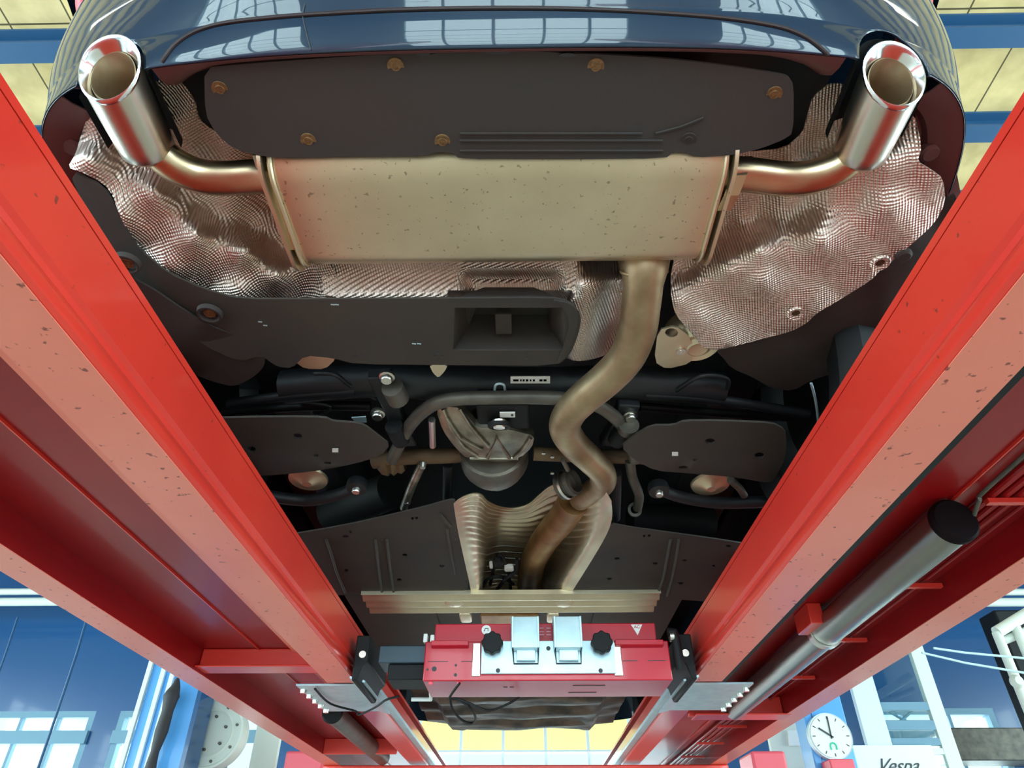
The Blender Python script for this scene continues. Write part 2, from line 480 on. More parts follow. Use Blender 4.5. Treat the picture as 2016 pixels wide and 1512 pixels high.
# ------------------------------------------------------------------ the car
CX = -0.03
car = thing('car', 'dark navy car raised on the red lift, underside and twin exhaust tips in full view', 'car', (CX, 2.6, 0.635))
# painted rear bumper and body side: plan curve of the lower lip, rows stepping outwards and upwards
half = [(0, .483), (.10, .4835), (.20, .486), (.30, .491), (.40, .500), (.50, .513), (.58, .530), (.635, .551), (.68, .582), (.715, .625), (.742, .69), (.762, .78), (.775, .90), (.78, 1.00)]
plan = [(-x, y) for x, y in reversed(half[1:])] + half
plan = [(p.x, p.y) for p in catmull([Vector((a, b, 0)) for a, b in plan], 16)]
def normals2(pl):
    out = []
    for i in range(len(pl)):
        a = pl[max(i - 1, 0)]; b = pl[min(i + 1, len(pl) - 1)]
        t = Vector((b[0] - a[0], b[1] - a[1])).normalized(); out.append((t.y, -t.x))
    return out
pn = normals2(plan)
def bulge(p):
    t = min(1, max(0, (abs(p[0]) - .30) / .38)); t = t * t * (3 - 2 * t)
    return 1 - .58 * t
rows = []
lev = [(-.004, .926), (0, .920), (.004, .918), (.013, .930), (.023, .950), (.030, .966), (.034, .972), (.047, .990), (.063, 1.015), (.082, 1.05), (.099, 1.10), (.112, 1.17), (.116, 1.28), (.113, 1.42)]
for d, z in [(v.x, v.y) for v in catmull([Vector((a, b, 0)) for a, b in lev], 6)]:
    rows.append([Vector((CX + p[0] + n[0] * d * bulge(p), p[1] + n[1] * d * bulge(p), z + .03 * min(1, abs(p[0]) / .7) ** 2)) for p, n in zip(plan, pn)])
bump_bm = loft(rows)
TIPX = (-.587, .535)
CR_, CZ_ = .058, .934
for x in TIPX:                       # round cut-outs for the exhaust tips
    def sd(co):
        return math.hypot(co.x - x, co.z - CZ_) - CR_ if co.z > CZ_ else abs(co.x - x) - CR_
    dead = [f for f in bump_bm.faces if sd(f.calc_center_median()) < 0]
    bmesh.ops.delete(bump_bm, geom=dead, context='FACES')
    for v in bump_bm.verts:
        if v.is_boundary and abs(sd(v.co)) < .012:
            if v.co.z > CZ_:
                d = Vector((v.co.x - x, 0, v.co.z - CZ_)); L_ = d.length
                v.co += d * ((CR_ - L_) / L_)
            else: v.co.x = x + math.copysign(CR_, v.co.x - x)
bumper = part('rear_bumper', bump_bm, M['navy'], car, label='glossy navy bumper reflecting the workshop windows', ang=1.2)
sol = bumper.modifiers.new('thick', 'SOLIDIFY'); sol.thickness = .003; sol.offset = -1
bm_t = bmesh.new(); bm_t.from_mesh(bumper.data); bm_t.transform(Matrix.Translation(rootloc(car))); BV = BVHTree.FromBMesh(bm_t); bm_t.free()
def HIT(px, py, off=.001):
    d = P(px, py, D=1).normalized()
    h = BV.ray_cast(Vector((0, 0, 0)), d)
    return (h[0] - d * off) if h[0] else None
def surf_path(pts, n=6, off=.001):
    q = [HIT(p.x, p.y, off) for p in catmull([Vector((a, b, 0)) for a, b in pts], n)]
    return [p for p in q if p]
cr = surf_path([(318, 122), (345, 88), (385, 62), (440, 46), (520, 36), (620, 28), (800, 19), (1008, 16), (1200, 20), (1400, 33), (1520, 50), (1580, 70), (1620, 98), (1645, 128)])
if len(cr) > 4: part('panel_gap', T(cr, .0030, seg=8), mat('dark_gap', (.022, .008, .010), .5), bumper)
for seam in ([(600, 8), (596, 30), (602, 60), (612, 98)], ):
    s_ = surf_path(seam)
    if len(s_) > 2: part('panel_gap', T(s_, .0009, seg=6), M['ink'], bumper)
# liners around each tip opening
for x, sg in zip(TIPX, (-1, 1)):
    prof = [(x + .0575 * math.cos(a), .934 + .0575 * math.sin(a)) for a in [PI * k / 16 for k in range(17)]]
    def y_in(px_, pz_):
        q = min(plan, key=lambda a: abs(a[0] + CX - px_)); return q[1] + .012 - .35 * (pz_ - .934)
    rws = [[Vector((p[0], y_in(*p) * (1 - t) + .64 * t, p[1])) for p in prof] for t in (0, .4, 1)]
    part('tip_surround', loft(rws, th=.002, dirn=(0, 0, 1)), M['black'], bumper)
# inner lip of the bumper (maroon-grey plastic) behind the painted edge
rows = []
lw = lambda p: .45 + .9 * min(1, max(0, (abs(p[0]) - .36) / .12)) ** 2
for d, z in ((0, .919), (-.012, .922), (-.024, .931), (-.032, .95)):
    rows.append([Vector((CX + p[0] + n[0] * d * lw(p), p[1] + n[1] * d * lw(p), z + .03 * min(1, abs(p[0]) / .7) ** 2)) for p, n in zip(plan, pn) if abs(p[0]) < .49])
part('bumper_lip', loft(rows, th=.003), M['maroon'], car, label='maroon-tinted plastic lip under the bumper edge')
for sg in (-1, 1):
    rows = []
    for d, z in ((0, .919), (-.015, .921), (-.045, .935), (-.055, .96)):
        rows.append([Vector((CX + p[0] + n[0] * d, p[1] + n[1] * d, z + .03 * min(1, abs(p[0]) / .7) ** 2)) for p, n in zip(plan, pn) if p[0] * sg > .645])
    part('bumper_corner_lip', loft(rows, th=.003), M['maroon'], car, label='maroon-tinted plastic lip at the bumper corner')

# upper body and tailgate (mostly beyond the frame)
def ring(y, hw, zb, zt, n=20):
    out = []
    for k in range(n + 1):
        a = PI * k / n
        c, s_ = math.cos(a), math.sin(a)
        out.append(Vector((CX + hw * math.copysign(abs(c) ** .55, c), y, zb + (zt - zb) * s_ ** .7)))
    return out
body_rows = [ring(.47, .74, 1.42, 1.62), ring(.56, .84, 1.40, 1.9), ring(.85, .88, 1.38, 2.03), ring(1.4, .90, 1.36, 2.1), ring(2.4, .90, 1.36, 2.1), ring(3.1, .89, 1.36, 1.9), ring(3.6, .88, 1.36, 1.55), ring(4.5, .84, 1.36, 1.45), ring(4.85, .7, 1.30, 1.36)]
part('body_shell', loft(body_rows), M['navy'], car, ang=1.3)
for sg in (-1, 1):
    pr = [(CX + sg * .78, .86), (CX + sg * .84, .84), (CX + sg * .885, .90), (CX + sg * .905, 1.1), (CX + sg * .90, 1.38), (CX + sg * .76, 1.38)]
    part('side_sill', PR(pr, 1.75, 3.65), M['navy'], car, bevel=.01)
    part('rear_fender', PR([(CX + sg * .78, 1.28), (CX + sg * .905, 1.28), (CX + sg * .90, 1.40), (CX + sg * .76, 1.40)], .95, 1.80), M['navy'], car)
    tl = [(CX + sg * p[0] + 0, p[1], p[2]) for p in ((.66, .49, 1.33), (.75, .58, 1.33), (.80, .70, 1.33))]
    part('tail_light', T(tl, .03, seg=12, smooth=4), M['pink'], car, label='red tail light glass')
part('front_bumper', loft([[Vector((CX + .80 * math.sin(a), 4.45 + .42 * math.cos(a) * (1), z)) for a in [(-PI / 2) + PI * k / 20 for k in range(21)]] for z in (.84, .95, 1.15, 1.36)], th=.004), M['navy'], car)

# the structural floor above everything
floorpan = B(-.79, .73, .78, 4.4, 1.10, 1.14)
box(floorpan, -.60, .54, .56, .90, 1.13, 1.15)
part('floor_pan', floorpan, M['dark'], car, smooth=False)
# fixed side rails of the body
for sg in (-1, 1):
    part('body_rail', PR([(CX + sg * .50, .97), (CX + sg * .60, .97), (CX + sg * .62, 1.10), (CX + sg * .48, 1.10)], .85, 4.2), M['dark'], car, bevel=.008)

# rear cover under the bumper
cov = [(402, 133), (470, 127), (560, 120), (700, 110), (820, 104), (840, 108), (868, 104), (940, 98), (1010, 100), (1100, 103), (1112, 109), (1140, 105), (1300, 114), (1420, 128), (1530, 145), (1552, 150), (1563, 168), (1562, 262), (1540, 276), (1500, 292), (1440, 306), (1370, 310), (1350, 300), (1325, 300), (1310, 312), (1100, 314), (905, 313), (890, 300), (855, 300), (838, 308), (680, 308), (560, 312), (500, 305), (455, 290), (425, 262), (404, 225)]
covz = lambda x, y: .926 - .038 * (y - 110) / 200.0 + .012 * (abs(x - 985) / 580) ** 2
cover = part('rear_cover', sheet(cov, covz, .004, 26), M['plastic'], car, label='dark plastic cover under the bumper')
for hx, hy, rx, ry in ((833, 106, 14, 4), (975, 103, 30, 4), (1117, 109, 17, 4)):
    part('slot', sheet(disc_px(hx, hy, rx, ry, 12), lambda x, y: covz(x, y) - .0015, .002, 20, smooth_it=0), M['ink'], cover)
ribs = bmesh.new()
for y_, a, b in ((263, 905, 1290), (277, 905, 1330), (295, 905, 1330)):
    tube(ribs, [P(x, y_ + (2 if y_ > 280 else 0), Z=covz(x, y_) - .001) for x in range(a, b, 40)], .0018, seg=6)
tube(ribs, [P(x, y, Z=covz(x, y) - .001) for x, y in ((1290, 263), (1340, 250), (1385, 232))], .0018, seg=6)
part('rib', ribs, M['plastic'], cover)
def screw(p, r, parent, m='screw', up=(0, 0, 1), h=.0018):
    up = Vector(up)
    bm = lathe(bmesh.new(), [(0, -h * .55), (r * .35, -h * .55), (r * .36, -h * 1.1), (r * .55, -h * 1.1), (r * .58, -h * .5), (r * .72, -h * .35), (r, -.001), (r, .002)], p, up, 18)
    part('screw', bm, M[m], parent)
for x, y in ((779, 130), (1173, 131), (433, 176), (1524, 186), (607, 277), (871, 279)):
    screw(P(x, y, Z=covz(x, y)), .0118, cover)
screw(P(1355, 276, Z=covz(1355, 276)), .012, cover, 'plastic')

# muffler: a rounded flat box with crimped ends
mx0, mx1 = -.388, .322
mprof = []
y0, y1, zb, zt, r = .628, .876, .890, 1.055, .052
for cxx, czz, a0 in ((y1 - r, zb + r, -PI / 2), (y1 - r, zt - r, 0), (y0 + r, zt - r, PI / 2), (y0 + r, zb + r, PI)):
    for k in range(9): mprof.append((cxx + r * math.cos(a0 + PI / 2 * k / 8), czz + r * math.sin(a0 + PI / 2 * k / 8)))
def grow(p, d, cy=(y0 + y1) / 2, cz=(zb + zt) / 2):
    return [(cy + (a - cy) * (1 + d / .12), cz + (b - cz) * (1 + d / .083)) for a, b in p]
bm = bmesh.new()
secs = [(mx0, -.012), (mx0 + .004, 0), (mx0 + .02, .0015), (mx0 + .06, .002), (mx1 - .06, .002), (mx1 - .02, .0015), (mx1 - .004, 0), (mx1, -.012)]
RR = [[Vector((x, a, b)) for a, b in grow(mprof, d)] for x, d in secs]
G = [[bm.verts.new(p) for p in r_] for r_ in RR]
n_ = len(mprof)
for i in range(len(G) - 1):
    for k in range(n_): bm.faces.new((G[i][k], G[i][(k + 1) % n_], G[i + 1][(k + 1) % n_], G[i + 1][k]))
bm.faces.new(G[0]); bm.faces.new(G[-1])
muf = part('muffler', bm, M['steel'], car, label='large brushed stainless muffler box')
for x in (mx0 + .004, mx1 - .004):
    rim = bmesh.new()
    tube(rim, [Vector((x, a, b)) for a, b in grow(mprof, .003)] + [Vector((x, *grow(mprof, .003)[0]))], .0042, seg=8, caps=False)
    part('crimped_rim', rim, M['steel'], muf)
# neck collar of the muffler at the front
nk = P(1270, 512, Z=.935)
# hangers: bent strips at each end
for pts, w in (([(508, 306, .93), (520, 345, .905), (545, 400, .89), (575, 492, .885)], .009), ([(1468, 312, .93), (1455, 345, .90), (1440, 385, .885), (1425, 415, .89)], .012)):
    sg = -1 if pts[0][0] < 900 else 1
    rows = []
    for px, py, z in pts:
        p = P(px, py, Z=z); rows.append([p + Vector((-w, 0, 0)), p + Vector((w, 0, 0))])
    part('hanger_strap', loft(rows, th=.006, dirn=(0, 0, 1)), M['tail'], muf)
part('end_flange', PR(grow(mprof, .012), mx0 - .012, mx0 - .006, 'X'), M['steel'], muf)
part('end_flange', PR(grow(mprof, .010), mx1 + .006, mx1 + .012, 'X'), M['steel'], muf)

# side pipes from the muffler and the polished tips
def side_pipe(pts):
    return T([P(x, y, Z=z) for x, y, z in pts], .0275, seg=24, smooth=8)
part('tail_pipe', side_pipe([(560, 352, .925), (510, 348, .925), (455, 351, .922), (400, 348, .92), (352, 330, .922), (318, 305, .928), (290, 275, .93)]), M['tail'], car, label='bronze-tinted pipe between muffler and tip')
part('tail_pipe', side_pipe([(1420, 340, .925), (1480, 345, .925), (1540, 352, .922), (1590, 350, .92), (1640, 335, .922), (1672, 312, .928), (1702, 280, .93)]), M['tail'], car, label='bronze-tinted pipe between muffler and tip')
def tip(base, mouth, yaw):
    b = P(*base); m_ = P(*mouth)
    ax = (m_ - b); Ln = ax.length; ax.normalize()
    nrm = (ax + Vector((0, 0, -.52)) + Vector((yaw, 0, 0))).normalized()
    # basis
    u = Vector((1, 0, 0)); u = (u - ax * u.dot(ax)).normalized(); v = ax.cross(u)
    seg = 40
    def rg(r, s, slant, sq=1.0):
        out = []
        for k in range(seg):
            a = 2 * PI * k / seg
            o_ = r * (math.cos(a) * u + sq * math.sin(a) * v)
            t = s - (o_.dot(nrm) / ax.dot(nrm)) * slant
            out.append(b + ax * t + o_)
        return out
    def mk(lst):
        bm = bmesh.new(); G = [[bm.verts.new(p) for p in r_] for r_ in lst]
        for i in range(len(G) - 1):
            for k in range(seg): bm.faces.new((G[i][k], G[i][(k + 1) % seg], G[i + 1][(k + 1) % seg], G[i + 1][k]))
        return bm
    o = part('exhaust_tip', mk([rg(.026, -.012, 0), rg(.034, -.006, 0), rg(.0405, .002, 0), rg(.0415, .02, .1), rg(.0435, Ln * .6, .7), rg(.0445, Ln - .004, 1)]), M['tip'], car, label='brushed steel exhaust tip with polished oval mouth', ang=1.0)
    part('rim', mk([rg(.0444, Ln - .005, 1), rg(.0462, Ln - .001, 1), rg(.0460, Ln + .002, 1), rg(.0435, Ln + .003, 1), rg(.0395, Ln - .003, 1), rg(.0365, Ln - .009, 1), rg(.0350, Ln - .013, 1)]), M['chrome'], o, ang=1.2)
    part('inner_pipe', mk([rg(.0335, Ln - .06, 1), rg(.0335, Ln - .0105, 1), rg(.0325, Ln - .0098, 1), rg(.0318, Ln - .0115, 1), rg(.0310, Ln - .05, 1), rg(.0305, Ln - .11, .4), rg(.001, Ln - .115, .2)]), M['pipe'], o, ang=1.0)
    part('gap_ring', mk([rg(.0350, Ln - .013, 1), rg(.0336, Ln - .016, 1)]), M['black'], o)
tip((293, 296, .930), (216, 136, .930), -.10)
tip((1690, 305, .930), (1760, 148, .930), .10)

# main exhaust pipe, neck first
pts = [(1268, 505, .945), (1268, 530, .915), (1266, 560, .895), (1261, 610, .875), (1254, 655, .86), (1232, 705, .85), (1195, 745, .845), (1150, 783, .84), (1122, 812, .84), (1112, 842, .84), (1128, 872, .84), (1162, 905, .84), (1184, 928, .84), (1186, 950, .845), (1165, 968, .86), (1140, 985, .87)]
ex = part('exhaust_pipe', T([P(x, y, Z=z) for x, y, z in pts], .0345, seg=28, smooth=5, radii=[.050, .044, .037, .0365, .0365, .0365, .0365, .036, .036, .036, .0355, .0345, .034, .034, .032, .030]), M['pipe'], car, label='thick tan exhaust pipe snaking to the muffler')
part('weld_ring', T([P(1268 + 46 * math.cos(a), 534 + 10 * math.sin(a), Z=.905 - .02 * math.sin(a)) for a in [PI * k / 12 for k in range(13)]], .003, seg=6), M['pipe'], ex)
# clamp and flexible joint
cp = P(1105, 958, Z=.86); cq = P(1150, 940, Z=.86)
ax_ = (cq - cp)
cl = part('pipe_clamp', LA([(.030, -.005), (.037, 0), (.037, .012), (.033, .016), (.033, .026), (.037, .03), (.037, .042), (.03, .046)], cp, ax_, 24), M['castdk'], car, label='dark clamp at the joint of the two pipes')
part('band', LA([(.0375, .012), (.040, .012), (.040, .02), (.0375, .02)], cp, ax_, 24, closed=True), M['bolt'], cl)
part('bolt', T([P(1118, 925, Z=.84), P(1108, 905, Z=.84)], .006, seg=10), M['castdk'], cl)
for x, y in ((1087, 900), (1087, 932), (1070, 893)): screw(P(x, y, Z=.86), .005, cl, 'bolt')
fp = [(1130, 985, .875), (1108, 1020, .88), (1075, 1060, .89), (1052, 1100, .895), (1043, 1140, .90), (1042, 1185, .90), (1042, 1215, .90)]
part('front_pipe', T([P(x, y, Z=z) for x, y, z in fp], .044, seg=24, smooth=6), M['rustpipe'], car, label='brown heat-stained pipe inside the tunnel')

# embossed foil heat shields
left_sh = [(178, 212), (158, 270), (150, 300), (133, 330), (160, 338), (205, 362), (222, 385), (232, 415), (250, 455), (275, 490), (330, 535), (400, 566), (470, 588), (560, 588), (640, 586), (684, 585), (672, 560), (655, 530), (640, 505), (640, 420), (600, 330), (520, 300), (462, 288), (428, 262), (392, 236), (385, 200), (360, 165), (330, 150), (260, 180)]
zl = idw([(160, 330, .90), (150, 250, .965), (230, 430, .885), (330, 530, .885), (470, 585, .882), (640, 585, .90), (300, 390, .915), (380, 470, .895), (480, 500, .898), (540, 545, .90), (430, 400, 1.00), (500, 440, 1.03), (560, 480, 1.03), (600, 420, 1.09), (360, 340, .99), (300, 300, .99), (250, 220, .99), (340, 200, 1.0), (430, 270, 1.02), (540, 330, 1.09), (600, 540, .94), (650, 540, .93), (540, 400, 1.07)], 4.0)
hs1 = part('heat_shield', sheet(left_sh, zl, .002, 12, rough=.0012), M['foil'], car, label='crinkled embossed foil heat shield', ang=1.2)
right_sh = [(1400, 300), (1480, 298), (1545, 292), (1580, 262), (1590, 225), (1600, 190), (1640, 160), (1700, 180), (1800, 220), (1815, 290), (1806, 318), (1835, 335), (1857, 352), (1862, 398), (1840, 440), (1790, 485), (1762, 510), (1732, 533), (1715, 552), (1650, 592), (1606, 618), (1590, 635), (1560, 652), (1500, 668), (1412, 690), (1385, 686), (1360, 655), (1330, 620), (1322, 590), (1320, 545), (1326, 515), (1340, 440), (1360, 340)]
zr = idw([(1860, 370, .90), (1800, 480, .885), (1720, 550, .882), (1600, 615, .88), (1420, 690, .872), (1340, 600, .90), (1380, 640, .885), (1500, 560, .885), (1620, 480, .888), (1760, 420, .892), (1500, 500, .90), (1440, 540, .905), (1380, 570, .915), (1420, 440, 1.05), (1480, 420, 1.02), (1560, 380, .98), (1660, 350, .94), (1760, 340, .92), (1500, 330, 1.06), (1600, 280, 1.02), (1640, 200, 1.01), (1720, 250, .99), (1360, 420, 1.08), (1350, 520, .98)], 4.0)
hs2 = part('heat_shield', sheet(right_sh, zr, .002, 12, rough=.0010, holes=[disc_px(1567, 617, 12, 10), disc_px(1733, 518, 14, 11)]), M['foil'], car, label='crinkled embossed foil heat shield', ang=1.2)
for x, y in ((1567, 617), (1733, 518)): part('washer', LA([(.008, 0), (.016, -.003), (.018, 0), (.018, .002), (.008, .002)], P(x, y, Z=zr(x, y) - .001), (0, 0, 1), 20, closed=True), M['foil'], hs2)
for x, y in ((1567, 617), (1733, 518), (1843, 378)): screw(P(x, y, Z=zr(x, y) + .003), .009, hs2, 'brown')
mid_sh = [(628, 500), (1232, 500), (1226, 560), (1222, 620), (1216, 672), (1208, 694), (1190, 700), (1165, 708), (1135, 712), (1100, 700), (1100, 600), (640, 600)]
def zm(x, y):
    t = min(max((y - 510) / 75.0, 0), 1)
    base = .950 - .055 * t ** 1.3
    if x > 1140: base = .895 + .055 * min(1, max(0, (x - 1150) / 60)) ** 1.5 + (.07 * max(0, 1 - (y - 510) / 45.0) if y < 555 else 0)
    if 880 < x < 1125 and y > 572: base += .06 * min(1, (y - 572) / 14)
    if 905 < x < 1110 and y > 530: base += .035 * min(1, (x - 905) / 25) * min(1, (1110 - x) / 25) * min(1, (y - 530) / 14)
    return base
hs3 = part('heat_shield', sheet(mid_sh, zm, .002, 11), M['foil'], car, label='embossed foil heat shield between muffler and grey cover', ang=1.3)
part('spare_well_wall', sheet([(640, 470), (1300, 470), (1300, 560), (640, 560)], 1.06, .003, 60, smooth_it=0), M['dark'], car)

# wide grey cover with a trapezoid recess
panelA = [(135, 335), (205, 368), (232, 415), (250, 455), (275, 492), (330, 538), (400, 569), (470, 589), (640, 589), (880, 588), (1085, 586), (1122, 594), (1145, 622), (1140, 655), (1122, 700), (1095, 720), (900, 719), (700, 717), (655, 705), (600, 700), (575, 725), (545, 722), (515, 700), (470, 712), (400, 680), (330, 620), (240, 520), (170, 420)]
hole = [(895, 606), (1108, 606), (1112, 690), (892, 690)]
def zA(x, y):
    z = .865 - .01 * (y - 590) / 120
    if x < 500: z += .02 * ((500 - x) / 300)
    return z
pA = part('grey_cover', sheet(panelA, zA, .004, 24, holes=[hole]), M['plastic2'], car, label='wide grey plastic cover with a trapezoid recess')
# recess walls and roof
def PZ(x, y, z): return P(x, y, Z=z)
r0 = [PZ(x, y, .864) for x, y in hole]
r1 = [Vector((r0[0].x + .015, r0[0].y + .004, .900)), Vector((r0[1].x - .015, r0[1].y + .004, .900)), Vector((r0[2].x - .03, r0[2].y - .012, .915)), Vector((r0[3].x + .03, r0[3].y - .012, .915))]
r2 = [r1[0].lerp(r1[1], .22) + Vector((0, .01, .03)), r1[0].lerp(r1[1], .78) + Vector((0, .01, .03)), r1[2] + Vector((0, -.005, .03)), r1[3] + Vector((0, -.005, .03))]
bm = loft([r0 + [r0[0]], r1 + [r1[0]], r2 + [r2[0]]])
bm.faces.new([bm.verts.new(p) for p in r2])
part('recess', bm, M['plastic2'], pA, smooth=False)
part('recess_tab', PR([(P(x, 0, Z=.89).x if False else P(x, 640, Z=.89).x, z) for x, z in ((975, .885), (1008, .885), (1003, .91), (980, .91))], P(990, 655, Z=.89).y, P(990, 615, Z=.89).y), M['plastic2'], pA, bevel=.002)
for x, y in ((610, 735), (1545, 350)): pass
part('panel_step', sheet([(1085, 590), (1125, 598), (1142, 624), (1120, 698), (1095, 716), (1108, 690), (1122, 640), (1110, 604)], lambda x, y: zA(x, y) - .004, .004, 16, smooth_it=1), M['plastic2'], pA)
tabs = []
for x, y in ((862, 695), (856, 703), (870, 703), (1043, 697), (1036, 706), (1048, 706), (700, 700), (712, 702)):
    part('hole', sheet(disc_px(x, y, 3, 2.5, 8), lambda a, b: zA(a, b) - .001, .001, 20, smooth_it=0), M['ink'], pA)
for a in ((655, 600), (663, 600), (815, 677), (825, 677), (512, 634), (522, 641)):
    part('scratch', sheet([(a[0] - 4, a[1] - 1.3), (a[0] + 4, a[1] - .6), (a[0] + 4, a[1] + 1.4), (a[0] - 4, a[1] + .6)], lambda x, y: zA(x, y) - .0008, .0006, 20, smooth_it=0), M['zinc'], pA)
# outer wheel-side covers
linL = [(235, 505), (262, 548), (305, 572), (350, 603), (395, 632), (428, 648), (470, 662), (495, 680), (522, 700), (520, 722), (500, 742), (462, 762), (420, 752), (385, 738), (330, 700), (240, 600)]
lcz = idw([(250, 520, .872), (400, 640, .86), (510, 700, .858), (460, 760, .875), (380, 735, .90), (300, 650, .88)], 2)
pL = part('side_cover', sheet(linL, lambda x, y: lcz(x, y) - .008, .004, 20), M['plastic'], car, label='dark lobed plastic cover beside the grey cover')
for x, y in ((413, 617), (250, 518)):
    part('collar', LA([(.015, 0), (.018, -.006), (.022, -.006), (.024, .003), (.015, .003)], P(x, y, Z=lcz(x, y) - .006), (0, 0, 1), 24, closed=True), M['plastic'], pL)
    screw(P(x, y, Z=lcz(x, y) - .006), .011, pL)
linR = [(1352, 640), (1412, 680), (1500, 655), (1560, 640), (1700, 560), (1760, 500), (1840, 430), (1858, 395), (1885, 380), (1885, 470), (1850, 540), (1800, 620), (1760, 700), (1735, 722), (1640, 735), (1600, 748), (1560, 770), (1520, 765), (1480, 742), (1440, 725), (1420, 700)]
rcz = idw([(1412, 690, .885), (1560, 650, .892), (1700, 580, .895), (1850, 430, .91), (1700, 700, .868), (1600, 740, .868), (1480, 735, .872), (1550, 700, .862), (1800, 560, .885), (1740, 620, .862)], 2)
pR = part('side_cover', sheet(linR, lambda x, y: rcz(x, y) + .022, .004, 20), M['plastic'], car, label='dark curved plastic cover below the foil shield')
for x, y in ((1640, 722), (1630, 727), (1646, 727)):
    part('hole', sheet(disc_px(x, y, 3, 2.5, 8), lambda a, b: rcz(a, b) + .021, .001, 20, smooth_it=0), M['ink'], pR)
# outboard brackets seen beside the bumper corner
for x, y, z in ((1832, 302, .96), (140, 290, .96)):
    part('stud', LA([(0, -.004), (.012, -.004), (.017, 0), (.017, .01)], P(x, y, Z=z), (0, 0, 1), 18), M['maroon'], car)
for x, y in ((1780, 505), (1826, 515)): part('stud', LA([(0, -.003), (.010, -.003), (.014, 0), (.014, .006)], P(x, y, Z=.885), (0, 0, 1), 18), M['plastic'], car)
# strips that close the wheel-arch edge beside the foil
part('arch_lip', sheet([(1800, 205), (1822, 215), (1850, 255), (1880, 320), (1893, 390), (1888, 440), (1868, 470), (1868, 400), (1858, 345), (1830, 320), (1810, 290)], idw([(1810, 215, .985), (1880, 330, .955), (1885, 440, .93), (1860, 400, .94), (1815, 290, .99)]), .004, 16), M['maroon'], car, label='maroon-tinted wheel arch edge')
part('arch_lip', sheet([(172, 215), (150, 218), (120, 258), (90, 290), (105, 330), (128, 338), (150, 300), (158, 262)], idw([(170, 220, .985), (110, 260, .965), (100, 300, .95), (150, 300, .99), (130, 335, .95)]), .004, 16), M['maroon'], car, label='maroon-tinted wheel arch edge')

# fuel-filler / canister lobes peeking from behind the covers
part('canister', LA([(0, -.01), (.02, -.012), (.03, -.006), (.042, -.008), (.055, .004), (.062, .02), (.06, .05)], P(1372, 680, Z=.905), (0, 0, 1), 30), M['alu'], car, label='tan ringed metal canister between pipe and foil shield')
br = sheet([(1295, 650), (1330, 642), (1355, 660), (1370, 690), (1360, 715), (1312, 727), (1288, 712)], .895, .004, 14, holes=[disc_px(1322, 655, 13, 9)])
bo2 = part('bracket_plate', br, M['alu'], car, label='tan bracket plate with a round hole')
screw(P(1340, 692, Z=.893), .010, bo2, 'bolt')
part('light_bracket', sheet([(580, 712), (605, 698), (650, 698), (662, 706), (640, 727), (600, 726)], .874, .006, 12), M['alu'], car, label='pale metal tab below the grey cover')
part('light_bracket', sheet([(845, 718), (882, 718), (875, 732), (863, 744), (852, 734)], .872, .006, 12), M['alu'], car, label='pale metal tab below the grey cover')

# rear subframe and suspension in the dark
def tub(name, pts, r, m='dark', parent=car, seg=14, sm=5, **k):
    return part(name, T([P(x, y, Z=z) for x, y, z in pts], r, seg=seg, smooth=sm), M[m], parent, **k)
tub('crossmember', [(560, 762, .93), (740, 748, .93), (880, 756, .93), (1100, 756, .93), (1240, 752, .93), (1420, 765, .93)], .040)
tub('trailing_link', [(450, 795, .90), (560, 780, .90), (700, 768, .90)], .012)
tub('trailing_link', [(440, 812, .93), (600, 800, .93), (730, 800, .93)], .012)
tub('trailing_link', [(1270, 775, .90), (1400, 785, .90), (1590, 815, .90)], .012)
tub('trailing_link', [(1260, 800, .93), (1400, 812, .93), (1560, 822, .93)], .011)
tub('cable', [(620, 735, .90), (660, 738, .89), (690, 760, .90), (740, 785, .9)], .005)
tub('cable', [(1330, 770, .90), (1380, 740, .89), (1430, 745, .9), (1432, 765, .9)], .005)
tub('cable', [(500, 850, .89), (600, 830, .90), (650, 800, .90), (560, 790, .90)], .004)
tub('stabilizer_bar', [(772, 905, .86), (800, 848, .865), (835, 808, .865), (880, 788, .865), (960, 783, .865), (1100, 784, .865), (1180, 800, .865), (1235, 850, .865), (1250, 905, .86)], .0155, 'castdk', label='curved grey stabilizer bar')
# cast arms with bright bolts
for sg, A_, Bq, bolts in ((-1, (745, 745), (800, 880), ((762, 741), (744, 814))), (1, (1240, 800), (1200, 880), ((1241, 818),))):
    a = P(*A_, Z=.875); b = P(*Bq, Z=.875)
    dr = (b - a); n2 = Vector((dr.y, -dr.x, 0)).normalized() * .026
    rws = [[a + n2, a - n2], [a.lerp(b, .5) + n2 * .7, a.lerp(b, .5) - n2 * .7], [b + n2, b - n2]]
    arm = part('subframe_arm', loft(rws, th=.03), M['dark'], car, bevel=.004)
    for x, y in bolts:
        pz = P(x, y, Z=.872)
        part('bolt', LA([(0, -.014), (.011, -.014), (.013, -.011), (.013, -.004), (.017, -.003), (.017, .004)], pz, (0, .1, 1), 12), M['bolt'], arm, label='bright bolt head')
    part('bushing', T([P(775, 838, Z=.86), P(790, 868, Z=.86)] if sg < 0 else [P(1232, 845, Z=.86), P(1212, 868, Z=.86)], .021, seg=18), M['black'], arm)
    part('sleeve', T([P(772, 762, Z=.865), P(785, 786, Z=.865)] if sg < 0 else [P(1238, 836, Z=.852), P(1236, 846, Z=.852)], .024, seg=18), M['castdk'], arm)
part('bright_tab', sheet([(692, 823), (720, 821), (722, 832), (700, 832)], .86, .003, 10, smooth_it=0), M['zinc'], car)
